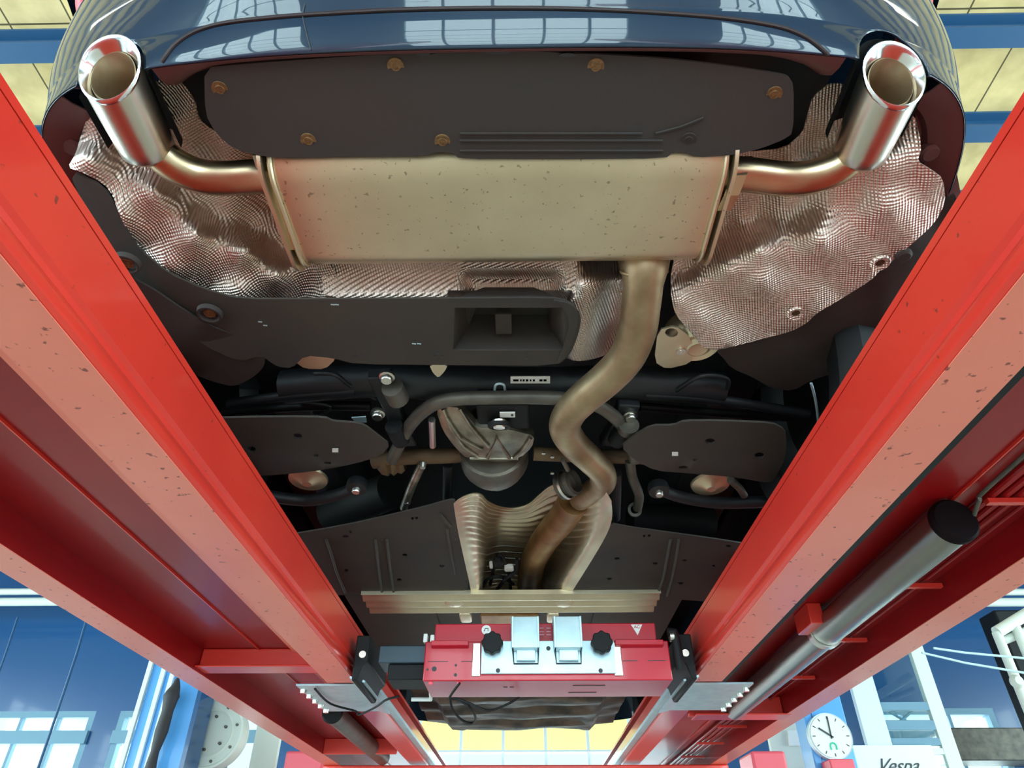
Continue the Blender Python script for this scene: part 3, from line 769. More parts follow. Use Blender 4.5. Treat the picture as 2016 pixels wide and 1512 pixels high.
# half shafts
tub('drive_shaft', [(735, 908, .885), (800, 900, .885), (880, 897, .885), (930, 893, .885)], .020, 'brown', label='rusty brown drive shaft')
tub('drive_shaft', [(1050, 893, .885), (1150, 897, .885), (1400, 905, .885)], .018, 'brown', label='rusty brown drive shaft')
part('shaft_boot', LA([(.018, 0), (.030, .01), (.034, .025), (.026, .03), (.034, .04), (.026, .05), (.03, .06), (.02, .07)], P(745, 912, Z=.885), (1, -.05, 0), 20), M['brown'], car)
# control arms below the spring pockets
for sg, pts in ((-1, [(520, 975, .84), (600, 985, .84), (660, 975, .84), (703, 958, .84)]), (1, [(1296, 962, .84), (1340, 978, .84), (1420, 990, .84), (1560, 985, .84)])):
    arm = tub('control_arm', pts, .016, 'dark')
    x, y = (703, 956) if sg < 0 else (1296, 962)
    part('eye', LA([(.008, -.012), (.026, -.012), (.028, 0), (.026, .012), (.008, .012)], P(x, y, Z=.84), (0, .2, 1), 22, closed=True), M['dark'], arm)
    part('bolt', LA([(0, -.022), (.009, -.022), (.011, -.018), (.011, 0)], P(x, y, Z=.84), (0, .1, 1), 10), M['bolt'], arm, label='bright bolt head')
    xx = 605 if sg < 0 else 1400
    part('spring_seat', LA([(0, -.004), (.012, -.006), (.03, .004), (.05, .008), (.052, .014), (0, .014)], P(xx, 950 if sg < 0 else 960, Z=.85), (0, .1, 1), 26), M['alu'], arm, label='pale dished spring seat')
# covers on the lower arms
plateL = [(400, 824), (560, 821), (640, 822), (655, 830), (690, 832), (716, 836), (742, 856), (768, 876), (752, 896), (700, 913), (620, 928), (510, 938), (400, 930)]
hl = [disc_px(586, 859, 9, 6), disc_px(495, 885, 9, 6), disc_px(622, 897, 5, 3), disc_px(645, 912, 8, 2.6)]
apl = part('arm_cover', sheet(plateL, lambda x, y: .815 + (.02 if y > 915 else 0), .005, 22, holes=hl, smooth_it=1), M['plastic2'], car, label='grey pointed cover plate left of the differential')
plateR = [(1222, 880), (1246, 860), (1282, 838), (1328, 838), (1346, 829), (1420, 829), (1520, 833), (1546, 846), (1549, 875), (1545, 905), (1530, 935), (1518, 952), (1450, 940), (1360, 932), (1290, 927), (1250, 906)]
hr = [disc_px(1398, 869, 10, 6), disc_px(1495, 897, 10, 6), disc_px(1368, 905, 4, 3), disc_px(1345, 920, 9, 2.8)]
apr = part('arm_cover', sheet(plateR, lambda x, y: .815 + (.02 if y > 915 else 0), .005, 22, holes=hr, smooth_it=1), M['plastic2'], car, label='grey pointed cover plate right of the pipe')
for pl, x, y in ((apl, 660, 887), (apr, 1329, 894)):
    part('white_mark', sheet([(x - 6, y - 3.5), (x + 6, y - 3.5), (x + 6, y + 3.5), (x - 6, y + 3.5)], .8135, .001, 20, smooth_it=0), M['white'], pl, label='small white paint mark')
# other pipes and struts forward of the axle
st = tub('strut_link', [(832, 912, .86), (812, 955, .85), (795, 1000, .85)], .011, 'cast')
for x, y in ((833, 913), (803, 985)): part('bolt', LA([(0, -.012), (.007, -.012), (.009, 0)], P(x, y, Z=.85), (0, 0, 1), 10), M['bolt'], st)
tub('strut_link', [(882, 915, .88), (880, 990, .86)], .013, 'dark')
tub('strut_link', [(1215, 930, .86), (1212, 1020, .84)], .013, 'dark')
hz_ = tub('hose', [(1240, 905, .87), (1245, 940, .86), (1258, 975, .86), (1255, 1000, .86)], .013, 'castdk')
part('hose_ring', LA([(.012, 0), (.02, 0), (.021, .008), (.012, .008)], P(1250, 1003, Z=.86), (0, 1, .3), 20, closed=True), M['castdk'], hz_)
tub('strut_link', [(1438, 945, .85), (1455, 960, .85), (1465, 975, .85)], .010, 'castdk')
part('charge_canister', T([P(650, 1010, Z=.92), P(720, 985, Z=.92), P(770, 965, Z=.92)], .055, seg=22), M['black'], car)
part('charge_canister', T([P(1240, 1020, Z=.93), P(1330, 1025, Z=.93), P(1400, 1030, Z=.93)], .05, seg=22), M['black'], car)
tub('bright_cable', [(1597, 755, .86), (1606, 790, .86), (1611, 830, .86), (1612, 870, .86)], .003, 'zinc', label='thin pale cable beside the wheel')
part('axle_tube', T([P(850, 826, Z=.86), P(852, 878, Z=.86)], .0085, seg=10), M['bolt'], car)

# differential housing
dc = P(975, 862, Z=.875)
def blob(cen, rx, ry, rz, k=2.4, nu=28, nv=16, f=None):
    bm = bmesh.new(); G = []
    for i in range(nv + 1):
        th = PI * i / nv; row = []
        for j in range(nu):
            ph = 2 * PI * j / nu
            def sp_(c): return math.copysign(abs(c) ** (2 / k), c)
            x = rx * sp_(math.sin(th)) * sp_(math.cos(ph)); y = ry * sp_(math.sin(th)) * sp_(math.sin(ph)); z = rz * sp_(math.cos(th))
            row.append(bm.verts.new(Vector(cen) + Vector((x, y, z))))
        G.append(row)
    for i in range(nv):
        for j in range(nu):
            bm.faces.new((G[i][j], G[i][(j + 1) % nu], G[i + 1][(j + 1) % nu], G[i + 1][j]))
    bmesh.ops.remove_doubles(bm, verts=bm.verts, dist=1e-5)
    return bm
diff = part('differential', blob(dc + Vector((0, .03, .03)), .085, .085, .062), M['cast'], car, label='cast aluminium differential housing')
# front half tapering to the propshaft
pa = P(972, 905, Z=.875); 
part('pinion_housing', LA([(0, -.02), (.082, -.02), (.088, 0), (.088, .04), (.080, .065), (.060, .085), (.05, .11), (.038, .15), (.03, .18), (0, .18)], pa + Vector((0, -.01, .018)), (0.02, 1, .06), 28), M['castdk'], diff, label='dull iron front half of the differential')
for a in range(5):
    an = -PI * (.15 + .7 * a / 4)
    dx, dz = math.cos(an), math.sin(an)
    c0 = pa + Vector((dx * .05, .015, .025 + dz * .05)); c1 = pa + Vector((dx * .03, .10, .025 + dz * .03))
    part('rib', T([c0 + Vector((dx * .03, 0, dz * .03)), c1], .006, seg=8), M['castdk'], diff)
part('flange_rim', LA([(.080, -.004), (.088, -.004), (.088, .006), (.080, .006)], pa + Vector((0, -.028, .025)), (0.02, 1, .06), 32, closed=True), M['cast'], diff)
# support arm reaching up-left, ribbed
arm_px = [(858, 808), (876, 800), (905, 803), (928, 828), (938, 842), (985, 842), (1020, 850), (1052, 858), (1048, 880), (1024, 902), (985, 904), (920, 904), (895, 880), (872, 848)]
arm = part('support_arm', sheet(arm_px, lambda x, y: .83 + .025 * math.hypot((x - 965) / 95, (y - 875) / 60) ** 1.5, .02, 12), M['cast'], diff, label='ribbed aluminium arm of the differential')
for rb in ([(872, 806), (885, 840), (912, 880), (940, 898)], [(905, 805), (925, 838), (950, 868), (962, 880)], [(878, 822), (905, 862), (950, 886)], [(960, 902), (978, 862), (1003, 902)], [(925, 902), (1020, 902)], [(1045, 862), (1030, 885), (1012, 902)]):
    part('rib', T([P(x, y, Z=.826 + .025 * math.hypot((x - 965) / 95, (y - 875) / 60) ** 1.5) for x, y in rb], .0045, seg=8), M['cast'], arm)
part('plug', LA([(0, -.006), (.013, -.006), (.016, 0), (.016, .012)], P(983, 838, Z=.832), (0, -.3, 1), 20), M['bolt'], diff, label='bright filler plug')
part('plug_seal', LA([(.016, -.004), (.025, -.003), (.027, .006), (.016, .006)], P(983, 839, Z=.834), (0, -.3, 1), 24, closed=True), M['black'], diff)
part('rear_mount', B(*(lambda a, b: (a.x, b.x, .0 + a.y, b.y, .845, .90))(P(940, 832, Z=.87), P(1045, 790, Z=.87)) if False else (P(940, 810, Z=.87).x, P(1042, 810, Z=.87).x, P(990, 832, Z=.87).y, P(990, 785, Z=.87).y, .85, .90)), M['black'], diff, bevel=.006)
lp = P(999, 816, Z=.846)
lab = part('sticker', B(lp.x - .017, lp.x + .017, lp.y - .010, lp.y + .010, .8445, .8465), M['white'], diff, smooth=False, label='small white sticker')
part('print', B(lp.x + .008, lp.x + .013, lp.y - .004, lp.y + .004, .8438, .8446), M['ink'], lab, smooth=False)
# long label on the crossmember
lb = [P(1005, 742, Z=.889), P(1083, 742, Z=.889), P(1083, 755, Z=.889), P(1005, 755, Z=.889)]
bm = bmesh.new(); v1 = [bm.verts.new(p) for p in lb]; v2 = [bm.verts.new(p + Vector((0, 0, .002))) for p in lb]
bm.faces.new(v1); bm.faces.new(v2[::-1])
for i in range(4): bm.faces.new((v1[i], v2[i], v2[(i + 1) % 4], v1[(i + 1) % 4]))
lbo = part('sticker', bm, M['white'], car, smooth=False, label='long white part label with small dark print')
for x0_, x1_ in ((1010, 1021), (1024, 1027), (1029, 1033), (1035, 1040), (1043, 1046), (1049, 1053), (1062, 1068), (1070, 1076)):
    q = [P(x0_, 747, Z=.8884), P(x1_, 747, Z=.8884), P(x1_, 751, Z=.8884), P(x0_, 751, Z=.8884)]
    bm = bmesh.new(); bm.faces.new([bm.verts.new(p) for p in q]); bmesh.ops.solidify(bm, geom=bm.faces[:], thickness=.0004); part('print', bm, M['ink'], lbo, smooth=False)
part('hook', T([P(974, 768, Z=.88), P(976, 758, Z=.88), P(984, 755, Z=.88), P(992, 758, Z=.88), P(994, 768, Z=.88)], .003, seg=8, smooth=3), M['zinc'], car)

# tunnel shield: rippled aluminium arch
R0 = [(893, 990, .80), (908, 978, .80), (930, 970, .805), (948, 972, .82), (962, 986, .86), (985, 996, .90), (1012, 998, .92), (1040, 990, .925), (1062, 972, .92), (1085, 955, .91), (1120, 948, .90), (1160, 955, .86), (1188, 962, .82), (1204, 985, .80)]
R1 = [(903, 1050, .80), (918, 1050, .80), (938, 1052, .81), (950, 1056, .845), (960, 1060, .90), (980, 1056, .94), (1010, 1056, .95), (1040, 1058, .955), (1070, 1058, .95), (1100, 1060, .93), (1130, 1060, .88), (1152, 1056, .83), (1172, 1050, .805), (1196, 1046, .80)]
R2 = [(925, 1150, .80), (938, 1156, .80), (948, 1150, .82), (955, 1146, .87), (962, 1146, .92), (980, 1144, .95), (1005, 1144, .96), (1030, 1146, .965), (1052, 1150, .955), (1066, 1156, .92), (1076, 1160, .87), (1088, 1162, .83), (1105, 1162, .805), (1128, 1160, .80)]
R3 = [(930, 1185, .80), (942, 1185, .80), (950, 1185, .82), (956, 1183, .87), (965, 1183, .92), (982, 1182, .95), (1005, 1182, .96), (1030, 1182, .965), (1050, 1184, .955), (1062, 1186, .92), (1070, 1187, .87), (1080, 1187, .83), (1095, 1187, .805), (1110, 1187, .80)]
def dens_row(r):
    q = catmull([P(x, y, Z=z) for x, y, z in r], 4); return q
rows4 = [dens_row(r) for r in (R0, R1, R2, R3)]
rows = []
NV = 168
cols = [catmull([rows4[i][k] for i in range(4)], NV // 3) for k in range(len(rows4[0]))]
for i in range(len(cols[0])):
    rows.append([c[i].copy() for c in cols])
for i, r_ in enumerate(rows):
    for k, p in enumerate(r_):
        w_ = min(1, max(0, (k - 4) / 6)) * min(1, max(0, (len(r_) - 5 - k) / 6)); w_ = .02 + .98 * w_
        p.z += .0032 * w_ * math.sin(i * .93 + .25 * math.sin(k * .4)) - .003
part('tunnel_shield', loft(rows, th=.002), M['alu'], car, label='wavy rippled aluminium tunnel shield', ang=1.4)
# wiring bundle in the tunnel
for w in ([(965, 1150, .86), (975, 1110, .86), (985, 1092, .87), (1000, 1120, .86), (1005, 1160, .86)], [(945, 1165, .83), (960, 1140, .84), (985, 1135, .84), (1010, 1150, .85)], [(975, 1165, .84), (995, 1140, .83), (1015, 1125, .85), (1018, 1100, .87)]):
    tub('wiring', w, .006, 'black')
part('connector', blob(P(980, 1105, Z=.86), .014, .03, .012, 4, 16, 8), M['black'], car)
part('connector', blob(P(1002, 1118, Z=.855), .016, .022, .008, 4, 16, 8), M['white'], car, label='pale plug in the wiring')
part('connector', blob(P(967, 1112, Z=.855), .006, .02, .008, 4, 16, 8), M['white'], car, label='pale plug in the wiring')

# floor panels left and right of the tunnel
fl = [(520, 1060), (620, 1045), (700, 1030), (770, 1014), (840, 997), (885, 984), (898, 985), (897, 1000), (905, 1050), (915, 1100), (925, 1155), (905, 1168), (660, 1172), (560, 1172)]
hF = [disc_px(680, 1057, 7, 4), disc_px(797, 1093, 5, 3.4), disc_px(870, 1114, 5, 3.2), disc_px(682, 1124, 4, 4), disc_px(786, 1142, 5, 3.4), disc_px(812, 1021, 3, 3, 8), disc_px(820, 1020, 3, 3, 8), disc_px(690, 1047, 3, 3, 8)]
pf = part('floor_panel', sheet(fl, .80, .004, 24, holes=hF), M['plastic2'], car, label='dark grey floor panel left of the tunnel shield')
for rb in ([(642, 1062), (652, 1090), (664, 1130), (680, 1166)], [(740, 1062), (745, 1110), (752, 1166)], [(762, 1062), (767, 1110), (775, 1166)], [(880, 1040), (888, 1090), (896, 1130)], [(866, 1012), (886, 1035)]):
    part('rib', T([P(x, y, Z=.7985) for x, y in rb], .0045, seg=8, smooth=4), M['plastic2'], pf)
fr = [(1198, 1030), (1240, 1038), (1290, 1045), (1400, 1060), (1500, 1076), (1560, 1090), (1480, 1190), (1300, 1178), (1130, 1170), (1110, 1165), (1150, 1110), (1185, 1060)]
hR = [disc_px(1215, 1100, 5, 3), disc_px(1290, 1110, 5, 3), disc_px(1348, 1104, 5, 3), disc_px(1200, 1140, 5, 3), disc_px(1340, 1149, 6, 3), disc_px(1405, 1115, 4, 3), disc_px(1434, 1076, 6, 3), disc_px(1268, 1055, 3, 3, 8), disc_px(1278, 1055, 3, 3, 8)]
pf2 = part('floor_panel', sheet(fr, .80, .004, 24, holes=hR), M['plastic2'], car, label='dark grey floor panel right of the tunnel shield')
for rb in ([(1320, 1062), (1313, 1100), (1305, 1140), (1295, 1168)], [(1336, 1062), (1330, 1100), (1322, 1140), (1313, 1172)], [(1448, 1090), (1430, 1130), (1418, 1160)]):
    part('rib', T([P(x, y, Z=.7985) for x, y in rb], .0045, seg=8, smooth=4), M['plastic2'], pf2)

# ribbed aluminium cross brace
xa, xb = P(722, 1190, Z=.79).x, P(1286, 1200, Z=.79).x
ya, yb = P(1000, 1168, Z=.79).y, P(1000, 1204, Z=.79).y
n = 26; prof = []
for k in range(n + 1):
    t = k / n; prof.append((ya + (yb - ya) * t, .787 + .006 * math.sin(t * 2 * PI * 3)))
prof += [(yb, .802), (ya, .802)]
bm = prism(bmesh.new(), prof, xa, xb, 'X')
brace = part('cross_brace', bm, M['alu'], car, label='bright ribbed aluminium cross brace', ang=.9)
for x in (895, 1110): part('boss', LA([(0, -.004), (.02, -.004), (.034, .002), (.034, .008)], P(x, 1190, Z=.785), (0, 0, 1), 20), M['alu'], brace)
for x in (917, 1088): part('bracket', blob(P(x, 1212, Z=.79), .022, .05, .014, 5, 16, 8), M['alu'], brace)
part('exhaust_bridge', PR([(P(945, 1215, Z=.80).x, .79), (P(1060, 1215, Z=.80).x, .79), (P(1055, 1215, Z=.80).x, .83), (P(950, 1215, Z=.80).x, .83)], P(1000, 1206, Z=.8).y, P(1000, 1230, Z=.8).y), M['rustpipe'], car, bevel=.008)
# forward floor and engine undertray
fwd = B(-.62, .56, 2.35, 3.75, .815, .822)
for sg in (-1, 1):
    box(fwd, CX + sg * .3 - .01, CX + sg * .3 + .01, 2.45, 3.7, .808, .816)
part('front_floor', fwd, M['plastic2'], car, smooth=False)
# engine undertray with moulded steps
rows = []
for i in range(29):
    y = 3.45 + 1.22 * i / 28; row = []
    for k in range(33):
        x = -.58 + 1.12 * k / 32
        z = .775 + .012 * math.sin(x * 9 + i * .5) * math.sin(y * 11) + (.03 if abs((x + .03)) > .44 else 0) - .012 * math.exp(-((x + .03) / .12) ** 2) + (.02 if (i // 4) % 2 else 0) * (1 if abs(x) < .36 else .3)
        row.append(Vector((x, y - .10 * abs(x) ** 1.5, z)))
    rows.append(row)
M['tray'] = mat('brown_undertray', (0.17, 0.12, 0.08), .6, var=((0.05, 0.04, 0.03), 9, .12), bump=(30, .5))
part('engine_undertray', loft(rows, th=.004), M['tray'], car, label='brown mottled moulded undertray at the far end')
# wheels
for sx, wy in ((-1, 1.36), (1, 1.36), (-1, 4.02), (1, 4.02)):
    R_ = .33; c = Vector((CX + sx * .775, wy, .638 + R_))
    pr = [(.225, -.10), (.30, -.112), (R_ - .012, -.10), (R_, -.075), (R_ - .006, -.04), (R_, -.035), (R_, .035), (R_ - .006, .04), (R_, .075), (R_ - .012, .10), (.30, .112), (.225, .10)]
    w = part('wheel', LA(pr, c, (1, 0, 0), 48, closed=True), M['black'], car, label='black tyre standing on the lift')
    rim = lathe(bmesh.new(), [(.226, -.10), (.215, -.09), (.20, 0), (.205, .085), (.226, .10)], c, (1, 0, 0), 40)
    for k in range(5):
        a = 2 * PI * k / 5
        d = Vector((0, math.cos(a), math.sin(a)))
        tube(rim, [c + Vector((sx * .07, 0, 0)) + d * .03, c + Vector((sx * .085, 0, 0)) + d * .21], .022, seg=8)
    part('rim', rim, M['black'], w)
    part('brake_disc', LA([(.0, -.006), (.17, -.006), (.17, .006), (0, .006)], c - Vector((sx * .04, 0, 0)), (1, 0, 0), 36), M['dark'], w)
    part('arch_liner', loft([[c + Vector((sx * o_, .385 * math.cos(a), .385 * math.sin(a))) for a in [PI * k / 18 for k in range(19)]] for o_ in (-.16, .13)]), M['plastic'], car)

# ------------------------------------------------------------------ the red lift
def ramp(sg, label):
    t = thing('lift_platform', label, 'car lift', (sg * .76, 2.0, .50))
    f = lambda pr: [(sg * a, b) for a, b in pr]
    YN, YE, Y2 = -2.2, 2.22, 5.6
    # heavy inner box beam near the camera, with a folded groove
    inner = [(.500, .620), (.500, .541), (.506, .536), (.508, .527), (.500, .521), (.496, .510), (.498, .500), (.503, .496), (.592, .496), (.592, .620)]
    bm = bmesh.new(); prism(bm, f(inner), YN, YE - .03)
    # rounded end
    cx_ = .546
    for v in bm.verts: pass
    end = [(cx_ + (a - cx_) * .72, .556 + (b - .556) * .86) for a, b in inner]
    A = [bm.verts.new((sg * a, YE - .03, b)) for a, b in inner]; E = [bm.verts.new((sg * a, YE, b)) for a, b in end]
    for i in range(len(inner)):
        bm.faces.new((A[i], A[(i + 1) % len(inner)], E[(i + 1) % len(inner)], E[i]))
    bm.faces.new(E)
    part('inner_beam', bm, M['red'], t, label='bright red folded beam along the inner edge')
    part('lower_flange', PR(f([(.5045, .4958), (.5045, .4945), (.5925, .4945), (.5925, .4958)]), YN, YE - .03), M['red_lit'], t, label='lower flange in sheen-lightened salmon red with dark specks')
    if sg < 0: part('sheen_strip', PR(f([(.592, .552), (.672, .552), (.672, .560), (.592, .560)]), YN, YE + .3), M['red_lit'], t, label='painted salmon sheen strip above the flange')  # added strip, paints the salmon reflection on the plate behind it
    part('rail_beam', PR(f([(.503, .598), (.503, .548), (.509, .544), (.509, .530), (.503, .526), (.503, .512), (.507, .508), (.590, .508), (.590, .598)]), YE - .1, Y2), M['red'], t)
    part('deck', PR(f([(.500, .622), (1.03, .622), (1.03, .634), (.500, .634)]), YN, Y2), M['red'], t)
    part('under_plate', PR(f([(.592, .566), (.946, .566), (.946, .574), (.592, .574)]), YN, Y2), M['red_shaded'], t, label='underside plate in shade-darkened red')
    part('edge_strip', PR(f([(.777, .561), (.7795, .561), (.7795, .567), (.777, .567)]), YN, Y2), M['red'], t)
    part('outer_channel', PR(f([(.945, .500), (1.022, .500), (1.030, .506), (1.030, .634), (.945, .634)]), YN, Y2), M['red_shaded'], t)
    part('outer_flange', PR(f([(.943, .4985), (1.024, .4985), (1.0315, .505), (1.0315, .512), (1.0302, .512), (1.0302, .506), (1.022, .4999), (.943, .4999)]), YN, Y2), M['red_lit'], t, label='outer flange in sheen-lightened salmon red')
    return t
rl = ramp(-1, 'long red lift platform on the left, its underside bare except for a short dark strut')
rr_ = ramp(1, 'long red lift platform on the right, carrying the long steel cylinder underneath')
def cylinder(t, x, z, ya, yb, r, m, name='hydraulic_cylinder', label=None):
    o = part(name, LA([(0, 0), (r, 0), (r, yb - ya - .01), (r - .006, yb - ya), (0, yb - ya)], (x, ya, z), (0, 1, 0), 36), M[m], t, label=label, ang=.8)
    return o
hc = cylinder(rr_, .765, .522, 1.14, 2.74, .037, 'cyl', label='long brushed steel cylinder')
part('end_cap', LA([(0, -.012), (.036, -.012), (.041, -.006), (.041, .004), (.037, .008)], (.765, 1.14, .522), (0, 1, 0), 36), mat('cap_black', (.006, .002, .003), .7, spec=.1), hc, label='nearly black round end cap')
part('clamp_band', LA([(.0375, 0), (.0415, 0), (.0415, .022), (.0375, .022)], (.765, 1.78, .522), (0, 1, 0), 36, closed=True), M['bolt'], hc)
part('clamp_plate', B(.700, .735, 1.70, 1.80, .516, .566), M['red'], rr_, bevel=.002)
part('cross_plate', B(.60, .945, 2.74, 2.76, .50, .566), M['red'], rr_, bevel=.003)
part('cross_plate_foot', B(.62, .96, 2.70, 2.80, .497, .503), M['red'], rr_, bevel=.002)
part('feed_pipe', T([(.80, 1.13, .53), (.80, 1.10, .545), (.80, 1.05, .553), (.80, .6, .555), (.80, -.5, .555)], .004, seg=10, smooth=4), M['castdk'], rr_)
for x in (.826, .850, .874, .905): part('conduit', T([(x, -2.0, .556), (x, 5.4, .556)], .007 if x < .88 else .004, seg=10), M['red_shaded'], rr_)
for k in range(14): part('cross_strap', B(.815, .940, -1.0 + k * .42, -.988 + k * .42, .540, .549), M['red'], rr_, smooth=False)
part('dark_gap_strip', PR([(.592, .496), (.606, .496), (.606, .502), (.592, .502)], -2.2, 2.2), M['black'], rr_, smooth=False)
lc = cylinder(rl, -.72, .528, 2.80, 3.93, .036, 'castdk', label='short dark strut')
part('end_cap', LA([(0, -.01), (.034, -.01), (.040, 0), (.036, .008)], (-.72, 2.80, .528), (0, 1, 0), 30), M['black'], lc)
part('cross_plate', B(-.945, -.60, 2.08, 2.10, .512, .566), M['red'], rl, bevel=.003)
part('cross_plate_foot', B(-.945, -.60, 2.05, 2.13, .508, .513), M['red'], rl, bevel=.002)
part('cross_plate', B(-.945, -.60, 3.6, 3.62, .50, .566), M['red'], rl, bevel=.003)
for sg, t in ((-1, rl), (1, rr_)):
    # galvanised slide plate and row of bolts where the thick beam ends
    pt = part('slide_plate', B(min(sg * .505, sg * .70), max(sg * .505, sg * .70), 2.235, 2.62, .497, .503), M['zinc'], t, bevel=.001, label='grey galvanised plate')
    for k in range(5): part('bolt', LA([(0, -.01), (.009, -.01), (.011, 0), (.011, .006)], (sg * (.69), 2.29 + k * .075, .497), (0, 0, 1), 12), M['bolt'], pt, label='bright bolt head')
    part('bearing_rail', B(min(sg * .475, sg * .503), max(sg * .475, sg * .503), 2.25, Y2_ if False else 5.6, .520, .532), M['zinc'], t, bevel=.001)
cbm = B(-1.03, 1.03, 3.95, 4.13, .36, .4975)
single('lift_crossbeam', cbm, M['red'], 'dark red cross beam under the far ends of both lift platforms', 'beam', bevel=.006)

# ------------------------------------------------------------------ jacking beam between the platforms
jk = thing('jacking_beam', 'crimson jacking beam with two pale blue steel pads and black knobs, hung between the lift platforms', 'jack', (.06, 2.1, .45))
YJ = 1.98
def JX(px, Y=YJ, py=1300): return P(px, py, Y=Y).x
def JZ(py, Y=YJ): return P(1078, py, Y=Y).z
xl, xr = JX(835), JX(1320)
zt_, zb_ = JZ(1262), JZ(1340)
body = part('jack_body', B(xl, xr, YJ, YJ + .20, zb_, zt_), M['crimson'], jk, bevel=.003)
zt2 = JZ(1227, YJ + .03)
part('upper_beam', B(JX(850), JX(1302), YJ + .03, YJ + .16, zt_, zt2), M['crimson'], jk, bevel=.003)
for a, b in ((848, 922), (1212, 1308)):
    part('hand_ledge', PR([(YJ - .022, JZ(1264)), (YJ, JZ(1264)), (YJ, JZ(1276)), (YJ - .022, JZ(1274))], JX(a), JX(b), 'X'), M['crimson'], jk, bevel=.002)
slots = bmesh.new()
for a, b, y in ((842, 882, 1301), (908, 932, 1301), (1225, 1255, 1301), (1275, 1310, 1301)):
    box(slots, JX(a), JX(b), YJ - .001, YJ + .002, JZ(y + 1.2), JZ(y))
for x, y, r in ((843, 1317, 3), (856, 1316, 6), (898, 1309, 3), (898, 1328, 4)):
    lathe(slots, [(0, 0), (r * .0011, 0), (r * .0011, .003), (0, .003)], (JX(x), YJ - .0012, JZ(y)), (0, 1, 0), 14)
part('slots', slots, M['ink'], body, smooth=False)
us = bmesh.new()
for a, b, yy in ((1128, 1192, .055), (1122, 1180, .14)): box(us, JX(a), JX(b), YJ + yy, YJ + yy + .006, zb_ - .001, zb_ + .001)
for x in (990, 1003): box(us, JX(x), JX(x + 8), YJ + .07, YJ + .078, zb_ - .001, zb_ + .001)
part('underside_slots', us, M['ink'], body, smooth=False)
# zinc front plate and brackets
zp = part('zinc_plate', B(JX(948), JX(1210), YJ - .012, YJ - .004, JZ(1328), JZ(1264)), M['zinc'], jk, bevel=.001, label='pale blue zinc-plated front plate')
for x in (940, 1218):
    part('bracket_edge', B(JX(x - 10), JX(x + 6), YJ - .006, YJ + .002, JZ(1332), JZ(1266)), M['bolt'], jk, bevel=.002)
hl_ = bmesh.new()
for x, y in ((981, 1322), (1180, 1323), (1080, 1279)): lathe(hl_, [(0, 0), (.006, 0), (.006, .003), (0, .003)], (JX(x), YJ - .0135, JZ(y)), (0, 1, 0), 16)
part('plate_holes', hl_, M['ink'], zp, smooth=False)
for a, b in ((1007, 1062), (1090, 1146)):
    pad = part('lift_pad', PR([(YJ - .050, JZ(1285)), (YJ - .014, JZ(1285)), (YJ - .012, JZ(1229)), (YJ + .12, JZ(1229) + .012), (YJ + .12, JZ(1229) + .018), (YJ - .046, JZ(1229) + .008), (YJ - .050, JZ(1260))], JX(a), JX(b), 'X'), M['zinc'], jk, bevel=.002, label='pale blue zinc-plated lifting pad bracket')
    part('pad_foot', B(JX(a + 10), JX(b - 8), YJ - .030, YJ - .010, JZ(1306), JZ(1284)), M['zinc'], pad, bevel=.002)
    part('pad_groove', T([(JX(a + 3), YJ - .014, JZ(1284)), (JX(a + 5), YJ - .014, JZ(1309)), (JX(b - 3), YJ - .014, JZ(1309)), (JX(b - 2), YJ - .014, JZ(1284))], .0025, seg=6), M['ink'], pad)
    for xx in (a + 1, b - 4): part('pad_edge', B(JX(xx), JX(xx + 4), YJ - .055, YJ - .01, JZ(1285), JZ(1229) + .006), M['zinc'], pad, bevel=.001)
for x in (970, 1184):
    kb = bmesh.new(); c = Vector((JX(x), YJ - .055, JZ(1274))); R_ = .028
    prof = []
    N_ = 48
    pts_ = [(c.x + R_ * (1 + .08 * math.cos(8 * a)) * math.cos(a), c.z + R_ * (1 + .08 * math.cos(8 * a)) * math.sin(a)) for a in [2 * PI * k / N_ for k in range(N_)]]
    prism(kb, pts_, c.y, c.y + .028)
    k_ = part('star_knob', kb, M['black'], jk, bevel=.003, label='black star-shaped hand knob')
    part('threaded_stud', T([(c.x, c.y + .02, c.z), (c.x, c.y + .05, c.z)], .008, seg=12), M['bolt'], k_)
# round instruction sticker and warning triangle
sc = (JX(955), JZ(1240, YJ + .03))
stk = part('round_sticker', LA([(0, 0), (.0135, 0), (.0135, .002), (0, .002)], (sc[0], YJ + .0275, sc[1]), (0, 1, 0), 24), M['white'], jk, label='round white sticker with a bent arrow')
part('arrow', T([(sc[0] - .006, YJ + .027, sc[1] - .004), (sc[0] - .003, YJ + .027, sc[1] + .004), (sc[0] + .005, YJ + .027, sc[1] + .004), (sc[0] + .005, YJ + .027, sc[1] - .003)], .0012, seg=6), M['ink'], stk)
tc_ = (JX(1264), JZ(1240, YJ + .03))
tr = part('warning_triangle', PR([(tc_[0] - .016, tc_[1] + .013), (tc_[0] + .016, tc_[1] + .013), (tc_[0], tc_[1] - .017)], YJ + .0275, YJ + .0295), M['white'], jk, smooth=False, label='white downward triangle sticker')
def text(s, loc, size, rx, m, parent, name='lettering', shear=0, ext=.0006):
    c = bpy.data.curves.new(name, 'FONT'); c.body = s; c.size = size; c.extrude = ext; c.align_x = 'CENTER'; c.align_y = 'CENTER'; c.shear = shear
    tmp = bpy.data.objects.new('tmp_text', c); COL.objects.link(tmp)
    bpy.context.view_layer.update()
    me = bpy.data.meshes.new_from_object(tmp.evaluated_get(bpy.context.evaluated_depsgraph_get()))
    bpy.data.objects.remove(tmp)
    me.transform(Matrix.Translation(Vector(loc) - rootloc(parent)) @ Matrix.Rotation(rx, 4, 'X'))
    me.materials.clear(); me.materials.append(m)
    o = bpy.data.objects.new(name, me); COL.objects.link(o); o.parent = parent; return o
text('AC', (tc_[0], YJ + .0265, tc_[1] + .006), .013, PI / 2, M['crimson'], tr)
